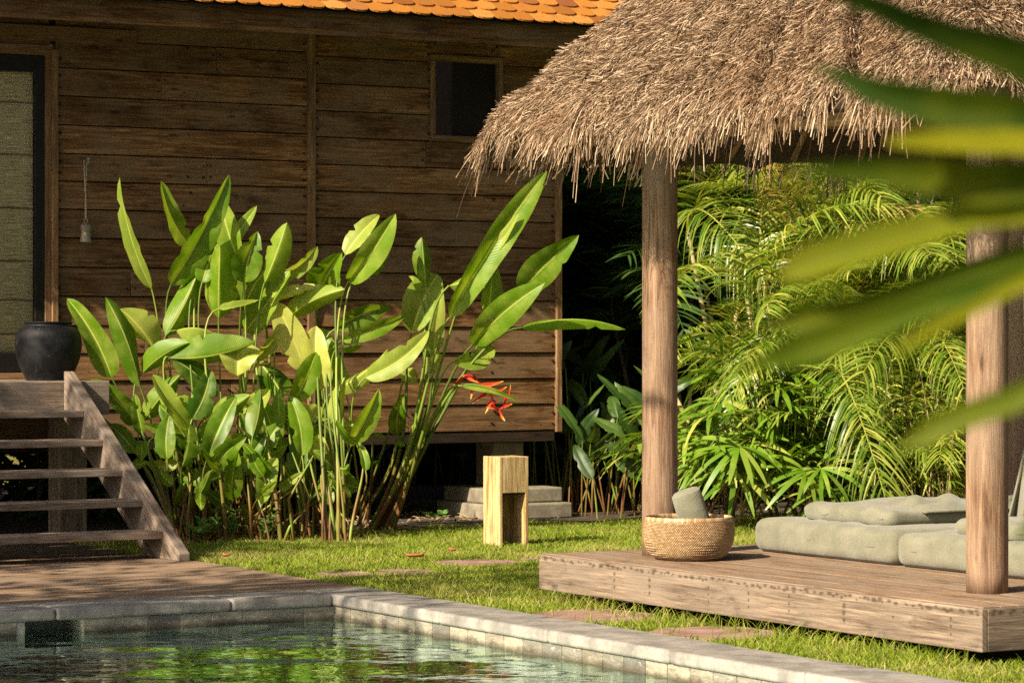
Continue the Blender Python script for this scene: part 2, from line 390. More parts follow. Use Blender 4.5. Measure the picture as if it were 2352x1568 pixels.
def coping_mat():
    g = N('coping_stone'); o = g.obj(); r = g.attr()
    f = g.noise(o, 5, 6, .7)
    c = g.mix(g.remap(f, .35, .68, 0, 1), (.17,.158,.143), (.36,.335,.295))
    c = g.mix(g.remap(g.noise(g.vmul(o, (3, 3, 1)), 1.4, 5), .5, .7, 0, .55), c, (.115,.11,.105))
    c = g.mix(g.remap(g.noise(o, 55, 3), .66, .72, 0, .5), c, (.5,.48,.43))
    return g.done(g.pbr(c, .62, g.bump(g.noise(o, 35, 6, .7), .35, .008), .35))
M['coping'] = coping_mat()
def pooltile_mat():
    g = N('pool_stone_tile'); o = g.obj(); r = g.attr(); z = g.n('SeparateXYZ', {0: o}).outputs[2]
    c = g.ramp(r, [(0, (.12,.125,.115)), (.35, (.24,.225,.18)), (.7, (.40,.36,.27)), (1, (.21,.185,.14))])
    c = g.mix(g.remap(g.noise(g.vmul(o, (8, 8, 26)), 1.0, 6, .7), .4, .66, 0, .8), c, (.10,.085,.065))
    c = g.mix(g.remap(g.noise(g.vmul(o, (10, 10, 30)), 1.6, 5, .7), .58, .7, 0, .8), c, (.55,.50,.41))
    wl = g.math('ADD', z, g.math('MULTIPLY', g.noise(o, 14, 3), .06))
    c = g.mix(g.remap(wl, -.085, -.055, .85, 0), c, (.07,.052,.032))
    c = g.mix(g.remap(z, -.13, -.19, 0, .9), c, (.03,.10,.085))  # dimming and tint under water painted into the tile colour
    return g.done(g.pbr(c, .6, g.bump(g.noise(o, 40, 6, .7), .7, .01), .35))
M['pooltile'] = pooltile_mat()
M['grout'] = simple('grout', (.30,.28,.23), (.45,.42,.35), 30)
def water_mat():
    g = N('pool_water'); o = g.obj()
    b = g.bump(g.noise(g.vmul(o, (5, 9, 1)), 1.0, 2, .5, .5), .15, .02)
    fr = g.n('Fresnel', {'IOR': 1.33, 'Normal': b}).outputs[0]
    gl = g.n('BsdfGlossy', {'Color': (.62,.78,.72, 1), 'Roughness': .015, 'Normal': b}).outputs[0]
    tr = g.n('BsdfTransparent', {'Color': (.34,.66,.58, 1)}).outputs[0]
    return g.done(g.n('MixShader', {0: fr, 1: tr, 2: gl}).outputs[0])
M['water'] = water_mat()
def blind_mat():
    g = N('woven_blind'); uv = g.uv(); o = g.obj()
    f = g.noise(g.vmul(uv, (6, 190, 1)), 1.0, 4, .7)
    c = g.ramp(f, [(.38, (.26,.20,.10)), (.55, (.66,.56,.34)), (.72, (.90,.82,.58))])
    return g.done(g.pbr(c, .8, g.bump(f, .6, .006), .2))
M['blind'] = blind_mat()
def glass_mat():
    g = N('door_glass')
    gl = g.n('BsdfGlossy', {'Color': (1,1,1,1), 'Roughness': .02}).outputs[0]
    tr = g.n('BsdfTransparent', {'Color': (.93,.95,.92,1)}).outputs[0]
    return g.done(g.n('MixShader', {0: g.n('Fresnel', {'IOR': 1.25}).outputs[0], 1: tr, 2: gl}).outputs[0])
M['glass'] = glass_mat()
M['bark'] = simple('tree_bark', (.07,.05,.035), (.15,.11,.08), 14, bs=.9, bd=.03)
M['red_leaf'] = simple('fallen_leaf', (.35,.10,.04), (.45,.18,.08), 30)
M['litter'] = simple('dry_litter', (.25,.16,.08), (.45,.33,.2), 30)

# ================================================================== SETTING: ground, pool, deck
PA, PB = -8.0, -20.0       # pool extents
CW = 0.42                  # coping width
def sheet(name, rects, z, mat, kind='structure'):
    V = []; Fs = []
    for (a0, a1, b0, b1) in rects:
        i = len(V); V += [(a0,b0,z),(a1,b0,z),(a1,b1,z),(a0,b1,z)]; Fs.append((i, i+1, i+2, i+3))
    return tag(mk(name, sites(V), Fs, mat), kind=kind)
sheet('ground', [(CW-.02, 150, -90, 150), (-150, CW-.02, CW-.02, 150), (-150, PA, -90, CW-.02), (PA, CW-.02, -90, PB)], 0.0, M['lawn'])
sheet('gravel_bed', [(.45, 12, 5.75, 13.5), (-6, .45, 4.2, 13.5)], 0.005, M['gravel_bed'])

# pool shell: floor and two stone-tiled walls
g = N('pool_floor_tile'); p = g.obj(); p = g.n('VectorRotate', {'Vector': p, 'Angle': -TH}, rotation_type='Z_AXIS').outputs[0]
dd = g.n('TexNoise', {'Vector': p, 'Scale': 2.2, 'Detail': 2.0}).outputs['Color']
pd = g.vadd(p, g.vmul(dd, (.5, .5, 0)))
bk_ = g.n('TexBrick', {'Vector': pd, 'Color1': (.02,.13,.11,1), 'Color2': (.07,.27,.22,1), 'Mortar': (.14,.34,.28,1), 'Scale': 1.0, 'Mortar Size': .012, 'Brick Width': .4, 'Row Height': .4}, offset=0.0).outputs[0]
c = g.mix(g.remap(g.noise(p, 1.4, 5), .42, .66, 0, .85), bk_, (.035,.10,.03))
M['pfloor'] = g.done(g.pbr(c, .6))
tag(mk('raised_pool_floor', sites([(PA,-9,-.29),(0,-9,-.29),(0,0,-.29),(PA,0,-.29)]), [(0,1,2,3)], M['pfloor']), kind='structure')  # floor raised to stand in for the refracted depth
mb = MB(); mb.box(PA, 0, PB, 0, -1.45, -1.31); tag(mb.build('pool_base', M['pfloor']), kind='structure')
tw = MB(); T = .212
nrow = 6
sk0, sk1 = a_at(66, 0.0), a_at(185, 0.0)
def wall_tiles(mb, n, fn, skip=None):
    for i in range(n):
        for k in range(nrow):
            z1 = -.045 - k*.205; z0 = z1 - .198
            q0, q1 = -i*T - .004, -(i+1)*T + .004
            if skip and k == 0 and q1 < skip[1] and q0 > skip[0]:
                continue
            mb.hexa(fn(q0, q1, z0, z1), 0)
wall_tiles(tw, 34, lambda q0, q1, z0, z1: sites([(q1,.004+.006*rs.rand(),z0),(q0,.004,z0),(q0,.05,z0),(q1,.05,z0),(q1,.004,z1),(q0,.004,z1),(q0,.05,z1),(q1,.05,z1)]), (sk0, sk1))
wall_tiles(tw, 70, lambda q0, q1, z0, z1: sites([(.004+.006*rs.rand(),q1,z0),(.05,q1,z0),(.05,q0,z0),(.004,q0,z0),(.004,q1,z1),(.05,q1,z1),(.05,q0,z1),(.004,q0,z1)]))
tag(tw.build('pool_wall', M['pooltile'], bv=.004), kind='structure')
gm = MB()
gm.box(PA, sk0-.02, .012, .4, -1.4, -.046); gm.box(sk1+.02, .4, .012, .4, -1.4, -.046); gm.box(sk0-.02, sk1+.02, .33, .4, -1.4, -.046); gm.box(sk0-.02, sk1+.02, .012, .33, -1.4, -.24); gm.box(.012, .4, PB, .012, -1.4, -.046)
tag(gm.build('pool_grout', M['grout']), kind='structure')
# coping
cp = MB()
edge_a = [0, -1.24, -2.46, -3.7, -4.9, -6.1, PA]
lj = a_at(127, 0.0)
js = [CW, lj+1.16, lj, lj-1.22, lj-2.44, PA] if lj+1.16 < CW-.3 else [CW, lj, lj-1.22, lj-2.44, PA]
js = sorted(set([j for j in js]), reverse=True)
for j0, j1 in zip(js[:-1], js[1:]): cp.box(j1+.002, (j0-.002 if j0 < CW else -.018), -.018, CW, -.044, .03)
bj = [CW, -1.38, -2.63, -3.86, -5.05, -6.27, -7.5, -8.7, -10, -11.3, -14, PB]
for j0, j1 in zip(bj[:-1], bj[1:]): cp.box(-.018, CW, j1+.002, j0-.002, -.044, .03 + .003*rs.rand())
o = cp.build('pool_coping', M['coping']); bevel(o, .022, 4); tag(o, kind='structure')
# water: a real rippled surface
ga, gb = np.meshgrid(np.linspace(PA, .004, 330), np.r_[np.linspace(-9, .3, 380)], indexing='ij')
wr = np.random.RandomState(3); hz = 0*ga
for i in range(34):
    lam = .16*(1.10**i) if i < 22 else wr.uniform(.3, 1.1); an = math.radians(62) + .55*wr.randn(); kx, ky = 2*math.pi/lam*math.cos(an), 2*math.pi/lam*math.sin(an)
    env = .6+.4*np.sin(ga*wr.uniform(.6, 1.6)+gb*wr.uniform(.6, 1.6)+wr.rand()*6)
    hz += env*(.0085*lam/(2*math.pi))*np.sin(kx*ga+ky*gb+wr.rand()*6.28)
tag(mk('pool_water', sites(np.c_[ga.ravel(), gb.ravel(), -.122+hz.ravel()]), grid_faces(330, 380), M['water'], None, None, None, True), kind='structure')

# deck boards
dk = MB(); bb = CW + .004
DA1 = .46
while bb < 3.92:
    wd = .118 + .006*rs.rand(); a = -7.0
    while a < DA1 - .02:
        a2 = min(a + 1.6 + 2.2*rs.rand(), DA1)
        if DA1 - a2 < .5: a2 = DA1
        dk.box(a + .002, a2 - .002, bb, bb + wd, -.03, .018 + .003*rs.rand()); a = a2
    bb += wd + .006
tag(dk.build('deck', M['deck'], bv=.003), kind='structure')

# ================================================================== HOUSE
WB = 6.6                                   # wall plane
CORN = a_at(1285, WB)
house = thing('wooden_house', 'stilted timber house with dark brown plank walls and an orange tiled roof', 'house', site(2.5, WB, 0))
ZB = z_at(1285, 987, WB)
a_post = a_at(712, WB); a_door = a_at(128, WB)
wa0, wa1 = a_at(990, WB), a_at(1146, WB); wz1, wz0 = z_at(1000, 134, WB), z_at(1000, 318, WB)
FL0 = 1.30
mb = MB()
NAILS = []
def boards(a0, a1, z0, ztop, hole=None):
    z = z0
    while z < ztop:
        h = .238 + .016*(rs.rand()-.5)
        segs = [(a0, a1, z, z+h)]
        if hole and z + h > hole[2] and z < hole[3]:
            segs = [(a0, hole[0], z, z+h), (hole[1], a1, z, z+h)]
            if z + h > hole[3] + .02: segs.append((hole[0]+.002, hole[1]-.002, hole[3], z+h))
            if z < hole[2] - .02: segs.append((hole[0]+.002, hole[1]-.002, z, hole[2]))
        cut = []
        for (s0, s1, q0, q1) in segs:
            if s1 - s0 > 1.2 and rs.rand() < .35: c_ = rs.uniform(s0+.5, s1-.5); cut += [(s0, c_-.002, q0, q1), (c_+.002, s1, q0, q1)]
            else: cut.append((s0, s1, q0, q1))
        for (s0, s1, q0, q1) in cut:
            NAILS.extend([(s0+.03, z+h*.3), (s0+.03, z+h*.72), (s1-.035, z+h*.28), (s1-.03, z+h*.7)])
            zz0, zz1 = q0 + .005, q1 - .004
            pr = .016 + .008*rs.rand(); tl = .004*(rs.rand()-.5)
            mb.hexa(sites([(s0,WB-pr,zz0),(s1,WB-pr+tl,zz0),(s1,WB+.02,zz0),(s0,WB+.02,zz0),(s0,WB-.004,zz1),(s1,WB-.004,zz1),(s1,WB+.02,zz1),(s0,WB+.02,zz1)]), 0)
        z += h
boards(a_door, a_post-.035, ZB, 5.0)
boards(a_post+.035, CORN-.055, ZB, 5.0, (wa0, wa1, wz0, wz1))
boards(-3.5, -2.26, ZB, 5.0); boards(-2.2, a_door-.06, ZB, FL0-.01); boards(-2.2, a_door-.06, z_at(125, 124, WB)+.06, 5.0)
for qa_ in (1.95, 4.95):
    for q in np.arange(ZB+.07, 4.6, .12): NAILS.append((qa_+.02*rs.randn(), q+.01*rs.randn()))
nst = len(mb.F)
for (qa_, qz) in NAILS:
    sz_ = .004+.006*rs.rand(); mb.box(qa_-sz_, qa_+sz_, WB-.0275, WB-.012, qz-sz_*1.3, qz+sz_, r=.1)
wall = mb.build('wall', M['wall'], house)
g = N('rusted_nail'); wall.data.materials.append(g.done(g.pbr((.018,.012,.009), .8)))
for p_ in list(wall.data.polygons)[nst:]: p_.material_index = 1
bevel(wall, .003)
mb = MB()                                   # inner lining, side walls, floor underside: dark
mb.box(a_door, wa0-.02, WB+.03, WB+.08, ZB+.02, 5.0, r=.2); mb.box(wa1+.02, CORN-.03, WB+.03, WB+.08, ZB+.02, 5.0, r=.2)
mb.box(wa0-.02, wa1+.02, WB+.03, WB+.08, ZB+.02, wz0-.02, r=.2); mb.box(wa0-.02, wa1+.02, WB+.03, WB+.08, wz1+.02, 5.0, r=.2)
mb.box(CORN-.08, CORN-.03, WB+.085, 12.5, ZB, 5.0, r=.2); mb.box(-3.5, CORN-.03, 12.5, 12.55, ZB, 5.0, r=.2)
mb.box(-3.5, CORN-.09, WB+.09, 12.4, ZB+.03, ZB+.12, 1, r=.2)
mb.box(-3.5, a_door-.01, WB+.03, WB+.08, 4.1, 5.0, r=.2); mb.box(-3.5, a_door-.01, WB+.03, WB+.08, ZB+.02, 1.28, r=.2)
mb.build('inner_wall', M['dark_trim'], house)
mb = MB(); mb.box(a_post-.035, a_post+.035, WB-.045, WB+.03, ZB+.01, 4.9, 2, r=.75); mb.build('post', M['trim'], house, bv=.004)
mb = MB(); mb.box(CORN-.055, CORN, WB-.05, WB+.08, ZB-.015, 4.9, 2, r=.95); mb.build('corner_post', M['trim'], house, bv=.004)
mb = MB(); mb.box(-3.5, CORN-.06, WB-.01, WB+.11, ZB-.10, ZB-.004, 0, r=.3); mb.build('floor_beam', M['dark_trim'], house, bv=.004)
# window
wn = MB(); fw = .045
wn.box(wa0-.02, wa1+.02, WB-.045, WB+.03, wz1-fw+.02, wz1+.03, 0); wn.box(wa0-.02, wa1+.02, WB-.055, WB+.03, wz0-.03, wz0+fw-.02, 0)
wn.box(wa0-.022, wa0+fw-.02, WB-.044, WB+.03, wz0+fw-.02, wz1-fw+.02, 2); wn.box(wa1-fw+.02, wa1+.022, WB-.044, WB+.03, wz0+fw-.02, wz1-fw+.02, 2)
win = wn.build('window', M['trim'], house, bv=.004)
sh = MB(); sx0, sx1 = wa0 + .33*(wa1-wa0), wa1-.03
sh.box(sx0, sx0+.05, WB+.012, WB+.045, wz0+.03, wz1-.03, 2); sh.box(sx0+.05, sx1, WB+.02, WB+.04, wz0+.03, wz1-.03, 2)
sh.build('shutter', M['dark_void'], win)  # darkness of the opening painted onto the shutter
# door: frame, black stile, glass, woven blind
df = MB(); d1 = a_at(128, WB); d0 = a_at(101, WB); zt = z_at(125, 124, WB); FL = 1.30
df.box(d0, d1-.05, WB-.03, WB+.03, FL, zt, 2, r=.3); df.box(d1-.05, d1+.003, WB-.055, WB+.03, FL, zt+.03, 2, r=.9); df.box(-2.258, -2.202, WB-.055, WB+.03, FL, zt+.03, 2, r=.8); df.box(-2.2, d1-.052, WB-.055, WB+.03, zt-.02, zt+.05, 0, r=.4)
door = df.build('door', M['trim'], house, bv=.003)
ds = a_at(79, WB)
bf = MB(); bf.box(ds, d0-.002, WB-.02, WB+.04, FL, zt-.022, 2); bf.box(-2.2, ds, WB-.02, WB+.04, zt-.16, zt-.022, 0); bf.box(-2.2, ds, WB-.02, WB+.04, FL+.02, z_at(40, 810, WB), 0)
bf.build('door_frame', M['black'], door, bv=.004)
zb0, zb1 = z_at(40, 810, WB), zt-.16
mk('glass_pane', sites([(-2.2,WB+.005,zb0),(ds,WB+.005,zb0),(ds,WB+.005,zb1),(-2.2,WB+.005,zb1)]), [(0,1,2,3)], M['glass'], door)
bl = MB(); ys = [160, 235, 355, 478, 600, 690, 768, 812]
zs = [z_at(30, y, WB) for y in ys]
for z1, z0 in zip([zb1]+zs[1:-1], zs[1:]):
    bl.hexa(sites([(-2.2,WB+.045,z0+.012),(ds+.01,WB+.045,z0+.012),(ds+.01,WB+.052,z0+.012),(-2.2,WB+.052,z0+.012),(-2.2,WB+.055,z1-.004),(ds+.01,WB+.055,z1-.004),(ds+.01,WB+.062,z1-.004),(-2.2,WB+.062,z1-.004)]), 0)
bl.build('blind', M['blind'], door)
th = MB(); th.box(-2.2, a_at(110, WB-.1), WB-.16, WB-.022, FL+.001, FL+.05, 0, r=.9); th.build('threshold', M['trim'], door, bv=.006)
# lintel board above the door
lb = MB(); lb.box(-3, a_at(308, WB), WB-.06, WB-.02, z_at(308, 106, WB), z_at(308, 72, WB), 0, r=.4); lb.build('lintel', M['wall'], house, bv=.004)
# landing
ld = MB(); LB = 5.33; LR = a_at(252, LB)
bbq = LB + .052
while bbq < WB-.17:
    ld.box(-3.2, LR+.02, bbq, bbq+.115, FL-.03, FL, 0); bbq += .121
landing = ld.build('landing', M['grey_wood'], house, bv=.004)
lf = MB(); lf.box(-3.2, LR, LB, LB+.05, 1.03, FL-.002, 0, r=.5); lf.box(LR-.05, LR, LB+.052, WB-.06, 1.05, FL-.034, 1, r=.3)
lf.build('landing_beam', M['grey_wood'], landing, bv=.006)
# stilts and footings
for (x0, x1, bq, foot, mt) in [(1133, 1203, WB+.14, True, 'concrete'), (136, 201, WB-.4, False, 'grey_wood'), (655, 715, WB+1.2, False, 'concrete')]:
    a0, a1 = a_at(x0, bq), a_at(x1, bq); wd = a1-a0; mb = MB()
    mb.box(a0, a1, bq, bq+wd, 0.0 if not foot else .28, (ZB-.105) if bq > WB else 1.02, 2, r=.6)
    st = mb.build('stilt', M[mt], house, bv=.012)
    if foot:
        c = (a0+a1)/2
        fb = MB(); fb.box(c-.40, c+.40, bq-.30, bq+.5, .142, .275, 0); fb.box(c-.45, c+.43, bq-.42, bq+.55, 0, .14, 0)
        fb.build('footing', M['concrete'], st, bv=.015)
mb = MB(); mb.box(-2.5, -2.2, WB+.5, WB+.8, 0, ZB-.105, 2); mb.build('stilt', M['concrete'], house, bv=.01)
# roof: fascia, rafters, tiles
EB = 5.60                                   # tile edge
RP = math.radians(33)
fz0 = z_at(1270, 110, EB+.16); fz1 = z_at(1270, 66, EB)
mb = MB(); RR = CORN + 1.25
mb.box(-4.5, RR, EB+.16, EB+.20, fz0, fz1+.10, 0, r=.5); mb.box(-4.5, RR, EB+.135, EB+.16, fz0+.05, fz1+.085, 0, r=.15)
fascia = mb.build('fascia', M['wall'], house, bv=.004)
Lr = 2.2
def rp(a, s, h=0): return (a, EB + s*math.cos(RP) - h*math.sin(RP), fz1 + .03 + s*math.sin(RP) + h*math.cos(RP))
mb = MB(); mb.hexa(sites([rp(-4.5,.02,-.03),rp(RR,.02,-.03),rp(RR,5,-.03),rp(-4.5,5,-.03),rp(-4.5,.02,-.01),rp(RR,.02,-.01),rp(RR,5,-.01),rp(-4.5,5,-.01)]), 0, r=.2)
roof = mb.build('roof', M['dark_trim'], house)
mb = MB()
for i in range(14):
    a = -4 + i*.8; mb.hexa(sites([rp(a,.12,-.12),rp(a+.06,.12,-.12),rp(a+.06,2,-.12),rp(a,2,-.12),rp(a,.12,-.032),rp(a+.06,.12,-.032),rp(a+.06,2,-.032),rp(a,2,-.032)]), 1)
mb.build('rafters', M['dark_trim'], roof)
Vt = []; Ft = []; Rt = []; TWd = .205; ex = .165; k = 0; nseg = 9
for row in range(24):
    nT = int((RR+4.5)/TWd)
    for i in range(nT):
        a = -4.5 + (i + (.5 if row % 2 else 0))*TWd + .006*(rs.rand()-.5); s0 = -.02 + row*ex + .010*(rs.rand()-.5)
        r = rs.rand(); hw = TWd*.485; tilt = .006*(rs.rand()-.5)
        th_ = np.linspace(math.pi, 2*math.pi, nseg)
        pts = [(a + hw*math.cos(t), s0 + .075*(1+math.sin(t))*1.0) for t in th_] + [(a+hw, s0+.30), (a-hw, s0+.30)]
        n_ = len(pts)
        for h in (0, 1):
            for (pa, ps) in pts:
                up = .026 - .026*min(1, (ps-s0)/.28) + (.016 if h else 0) + tilt*(pa-a)/hw
                Vt.append(rp(pa, ps, up + .002))
        Ft.append(tuple(k+n_+q for q in range(n_))); Ft.append(tuple(k+q for q in range(n_))[::-1])
        Ft += [(k+q, k+(q+1) % n_, k+n_+(q+1) % n_, k+n_+q) for q in range(n_)]
        Rt += [r]*(2*n_); k += 2*n_
mk('tiles', sites(Vt), Ft, M['tile'], roof, None, Rt)

# ------------------------------------------------------------------ stairs
stairs = thing('wooden_staircase', 'open weathered grey wooden steps climbing from the deck to the house door', 'stairs', site(-.4, 4.2, 0))
for i in range(5):
    t = i/4; fb_, fz = 3.383 + t*(4.90-3.383), .221 + t*(1.076-.221)
    mb = MB(); mb.box(-1.30, .312, fb_, fb_+.34, fz-.052, fz, 0); mb.build('tread', M['grey_wood'], stairs, bv=.006)
for a0 in (.312, -1.40):
    mb = MB(); sl = (1.076-.221)/(4.90-3.383)
    top = lambda b: sl*(b-3.383)+.221+.085
    mb.prism([(3.10, .02), (3.10, .075), (5.325, top(5.325)-.02), (5.325, top(5.325)-.40), (3.10+.34/sl+.02, .02)], a0, a0+.09, r=.8)
    o = mb.build('stringer', M['grey_wood'], stairs); bevel(o, .007)

# ------------------------------------------------------------------ clay jar, bell
jb = 5.80; jp = site(a_at(111, jb), jb, FL)
prof = [(.0,.0),(.165,.0),(.185,.02),(.215,.08),(.248,.16),(.266,.25),(.268,.31),(.255,.375),(.225,.42),(.195,.438),(.187,.447),(.19,.458),(.196,.464),(.196,.470),(.186,.473),(.176,.465),(.18,.44),(.22,.40),(.25,.3),(.2,.05),(0,.03)]
prof = spline(prof, 90)
V, Fq, UV = lathe(prof, jp, 64)
tag(mk('clay_jar', V, Fq, M['jar'], None, UV, None, True), 'round black clay jar with an incised wavy band standing on the landing by the door', 'jar')
bpz = WB - .095
ab = a_at(197, bpz); ztop = z_at(194, 370, bpz); zl = z_at(197, 502, bpz); zbt = z_at(197, 555, bpz)
bell = thing('hanging_bell', 'small bronze bell hanging on a cord from the plank wall beside the door', 'bell', site(ab, bpz, zbt))
hb = zl - zbt - .035
pb = spline([(.0, hb), (.012, hb), (.03, hb-.008), (.052, hb-.03), (.05, hb-.045), (.043, hb*.55), (.044, hb*.25), (.05, .008), (.053, 0), (.048, .0), (.04, hb*.5), (0, hb*.8)], 60)
V, Fq, UV = lathe(pb, site(ab, bpz, zbt), 32); mk('bell_body', V, Fq, M['metal'], bell, UV, None, True)
mb = MB(); th_ = np.linspace(0, 2*math.pi, 20)
mb.tube(np.array([site(ab + .017*math.cos(t), bpz, zbt+hb+.017 + .019*math.sin(t)) for t in th_]), .0055, 8); mb.build('loop', M['metal'], bell, True)
mb = MB(); zz = np.linspace(zl-.01, ztop, 60)
for ph in (0, math.pi):
    tw_ = np.where(zz < zl+.22, 1, 0)
    mb.tube(np.array([site(ab + (.0055*math.cos(z*150+ph) if z < zl+.2 else .013*(z-zl-.2)/(ztop-zl-.2)*math.cos(ph)-.004), bpz+.004*math.sin(z*150+ph), z) for z in zz]), .0042, 6)
mb.tube([site(ab-.017, bpz, ztop-.01), site(ab-.012, bpz, ztop+.004), site(ab+.012, bpz+.01, ztop+.006)], .004, 6)
mb.build('cord', M['rope'], bell, True)
mb = MB(); mb.tube([site(ab+.012, bpz-.02, ztop-.005), site(ab+.012, WB-.01, ztop)], .009, 8); mb.box(ab, ab+.024, bpz-.03, bpz-.02, ztop-.02, ztop+.03); mb.build('hook', M['metal'], bell)

# ================================================================== LAMP, STONES
lpc = on_z(1172, 1259, 0); la, lbq = to_site(lpc); lbq += .12; la += .03
W2 = .13; HL = .715
lamp = thing('garden_lamp', 'square pale wooden bollard lamp with an open niche standing on the lawn', 'lamp', site(la, lbq, 0))
mb = MB(); t_ = .026
mb.box(la-W2, la-W2+t_, lbq-W2, lbq+W2, 0, HL, 2, r=.75)
mb.box(la+W2-t_, la+W2, lbq-W2, lbq+W2, 0, HL, 2, r=.6)
mb.box(la-W2+t_+.001, la+W2-t_-.001, lbq+W2-t_, lbq+W2-.001, 0, HL-.001, 2, r=.4)
mb.box(la-W2+t_+.001, la+W2-t_-.001, lbq-W2+.001, lbq+W2-t_-.001, HL*.605, HL-.001, 2, r=.5)
mb.build('lamp_body', M['lamp_wood'], lamp, bv=.004)
mb = MB(); mb.box(la-W2+.02, la+W2-.02, lbq-W2+.02, lbq+W2-.02, HL*.59, HL*.603, 0); mb.build('light_panel', M['black'], lamp)

def Zc(x, y): return (.3517*x, 505.5 + .3517*y)
Z1 = lambda x, y: (.3517*x, 1017.3+.3517*y)
Z2 = lambda x, y: (735.2+.3517*x, 1017.3+.3517*y)
Z3 = lambda x, y: (1525.6+.3517*x, 1017.3+.3517*y)
stones = [(Z2(1010,787), 228, 'red-brown stepping stone in the lawn in front of the bollard lamp'),
          (Z2(545,845), 160, 'small stepping stone in the grass between the lamp and the pool corner'),
          (Z2(150,860), 160, 'stepping stone in the grass close to the wooden deck'),
          (Z2(1810,1135), 330, 'large red stepping stone between the pool coping and the platform'),
          (Z3(330,1245), 330, 'stepping stone beside the pool coping, nearest to the camera'),
          (Z2(1400,765), 90, 'stepping stone half under the left corner of the platform')]
STN = []
for i, ((x, y), wpx, lab) in enumerate(stones):
    p = on_z(x, y, .01); r0 = wpx*.5/F*p[1]/1.05
    k = 9; ang = np.sort(rs.rand(k)*.5 + np.arange(k))*2*math.pi/k
    rr = r0*(.82+.3*rs.rand(k)); ring = np.array([[p[0]+r*math.cos(t), p[1]+r*math.sin(t), 0] for r, t in zip(rr, ang)])
    V = np.r_[ring + [0,0,-.03], ring + [0,0,.02], (ring-p)*.93 + p + [0,0,.026 - p[2]]]
    Fs = [tuple(range(2*k, 3*k))] + [(a*k+j, a*k+(j+1) % k, (a+1)*k+(j+1) % k, (a+1)*k+j) for a in (0, 1) for j in range(k)]
    tag(mk('stepping_stone', V, Fs, M['stone_step']), lab, 'stone', 'stepping stones in the lawn'); STN.append((p[0], p[1], r0))

# ================================================================== PAVILION
pav = thing('thatched_pavilion', 'open garden pavilion with a shaggy straw roof on round posts over a low plank platform', 'pavilion', site(3.1, -2.9, 0))
PT = .30; A0 = 1.06; B1, B0 = -.81, -5.10; A1 = 5.1
mb = MB(); a = A0 + .052
mb2 = None
nb = MB(); bq = B0 + .05
a = A0 + .004
while a < A1:                                  # boards run along the front edge
    nb.box(a, a+.108, B0+.003, B1-.003, PT-.028, PT+.002*rs.rand(), 1); a += .114
plat = nb.build('platform', M['deck'], pav, bv=.003)
fb = MB(); fb.box(A0-.035, A0, B0-.036, B1+.002, PT-.222, PT-.004, 1, r=.5); fb.build('front_board', M['fascia'], plat, bv=.005)
fb = MB(); fb.box(A0+.002, A1, B0-.036, B0, PT-.222, PT-.004, 0, r=.25); fb.build('side_board', M['fascia'], plat, bv=.005)
fb = MB(); fb.box(A0+.002, A1, B1, B1+.036, PT-.222, PT-.004, 0, r=.35); fb.build('side_board', M['fascia'], plat, bv=.005)
fb = MB()
for q in np.linspace(A0+.45, A1-.3, 5): fb.box(q, q+.1, B0+.25, B1-.25, 0, PT-.03, 1, r=.2)
fb.build('bearers', M['dark_trim'], plat)

CR = .111; cols = [(1.60, -1.31), (1.64, -4.43), (4.50, -1.31), (4.55, -4.43)]
EZ = 2.70                                      # underside of the eave
for i, (ca, cb) in enumerate(cols):
    n_ = 26; zz = np.linspace(PT, 3.05, n_)
    ph = rs.rand()*6
    mb = MB(); k = 40
    thq = np.linspace(0, 2*np.pi, k+1)
    V = np.array([[site(ca, cb, z) + np.array([math.cos(t), math.sin(t), 0])*(CR*(1+.012*math.sin(3*t+ph)+.010*math.sin(z*2+ph)) - (.012*math.exp(-((t-(4.15+.08*math.sin(z*1.3+ph)))/.018)**2)*(1 if (i+1) % 2 == 0 and z < 1.4 or i % 2 == 0 and z > 1.1 else .35))) for t in thq] for z in zz])
    UV = np.stack(np.meshgrid(zz, thq*CR, indexing='ij'), -1)
    Fs = [tuple(int(x) for x in f[::-1]) for f in grid_faces(n_, k+1)] + [tuple(j for j in range(k))]
    mb.add(V.reshape(-1, 3), Fs, UV.reshape(-1, 2), .35 + .3*rs.rand()); mb.build('post', M['column'], pav, True)
mb = MB()
for (p, q) in ((0, 1), (2, 3)): mb.tube([site(cols[p][0], cols[p][1]+.5, 2.93), site(cols[q][0], cols[q][1]-.5, 2.93)], .07, 14)
for (p, q) in ((0, 2), (1, 3)): mb.tube([site(cols[p][0]-.4, cols[p][1], 3.06), site(cols[q][0]+.4, cols[q][1], 3.06)], .065, 14)
mb.build('beam', M['trim'], pav, True)

# thatch roof surface
RC = np.array([3.07, -2.87]); HA, HB_ = 2.37, 2.58; TZ = EYE + 1.33   # upper eave edge height
def rprof(s):
    s = np.asarray(s, float)
    return np.where(s < .35, 1.85*s + 2.2*s*s, 1.85*.35+2.2*.35**2 + (s-.35)*3.3)
def eave(phi, p=11.0):
    c, s_ = np.cos(phi), np.sin(phi); r = (np.abs(c)**p + np.abs(s_)**p)**(-1/p)
    return np.stack([c*r*HA, s_*r*HB_], -1)
def lump(phi, s): return .040*np.sin(phi*23+s*9)+.03*np.sin(phi*41+2+s*17)+.025*np.sin(phi*67+s*31)+.03*np.sin(phi*19-s*38)
def roofP(phi, s):
    phi = np.asarray(phi); s = np.asarray(s); e = eave(phi)
    sag = .05*np.sin(phi*5+1)
    ab = RC + e*(1-s)[..., None]
    z = TZ + rprof(s) + lump(phi, s)*.8*(1-s) + sag*(1-s)*.5 - .10*np.exp(-s/.03)
    return C0 + ab[..., :1]*U + ab[..., 1:2]*Wv + np.stack([0*z, 0*z, z], -1)
ph = np.linspace(0, 2*np.pi, 241); ss = np.r_[np.linspace(0, .12, 8), np.linspace(.16, 1, 18)]
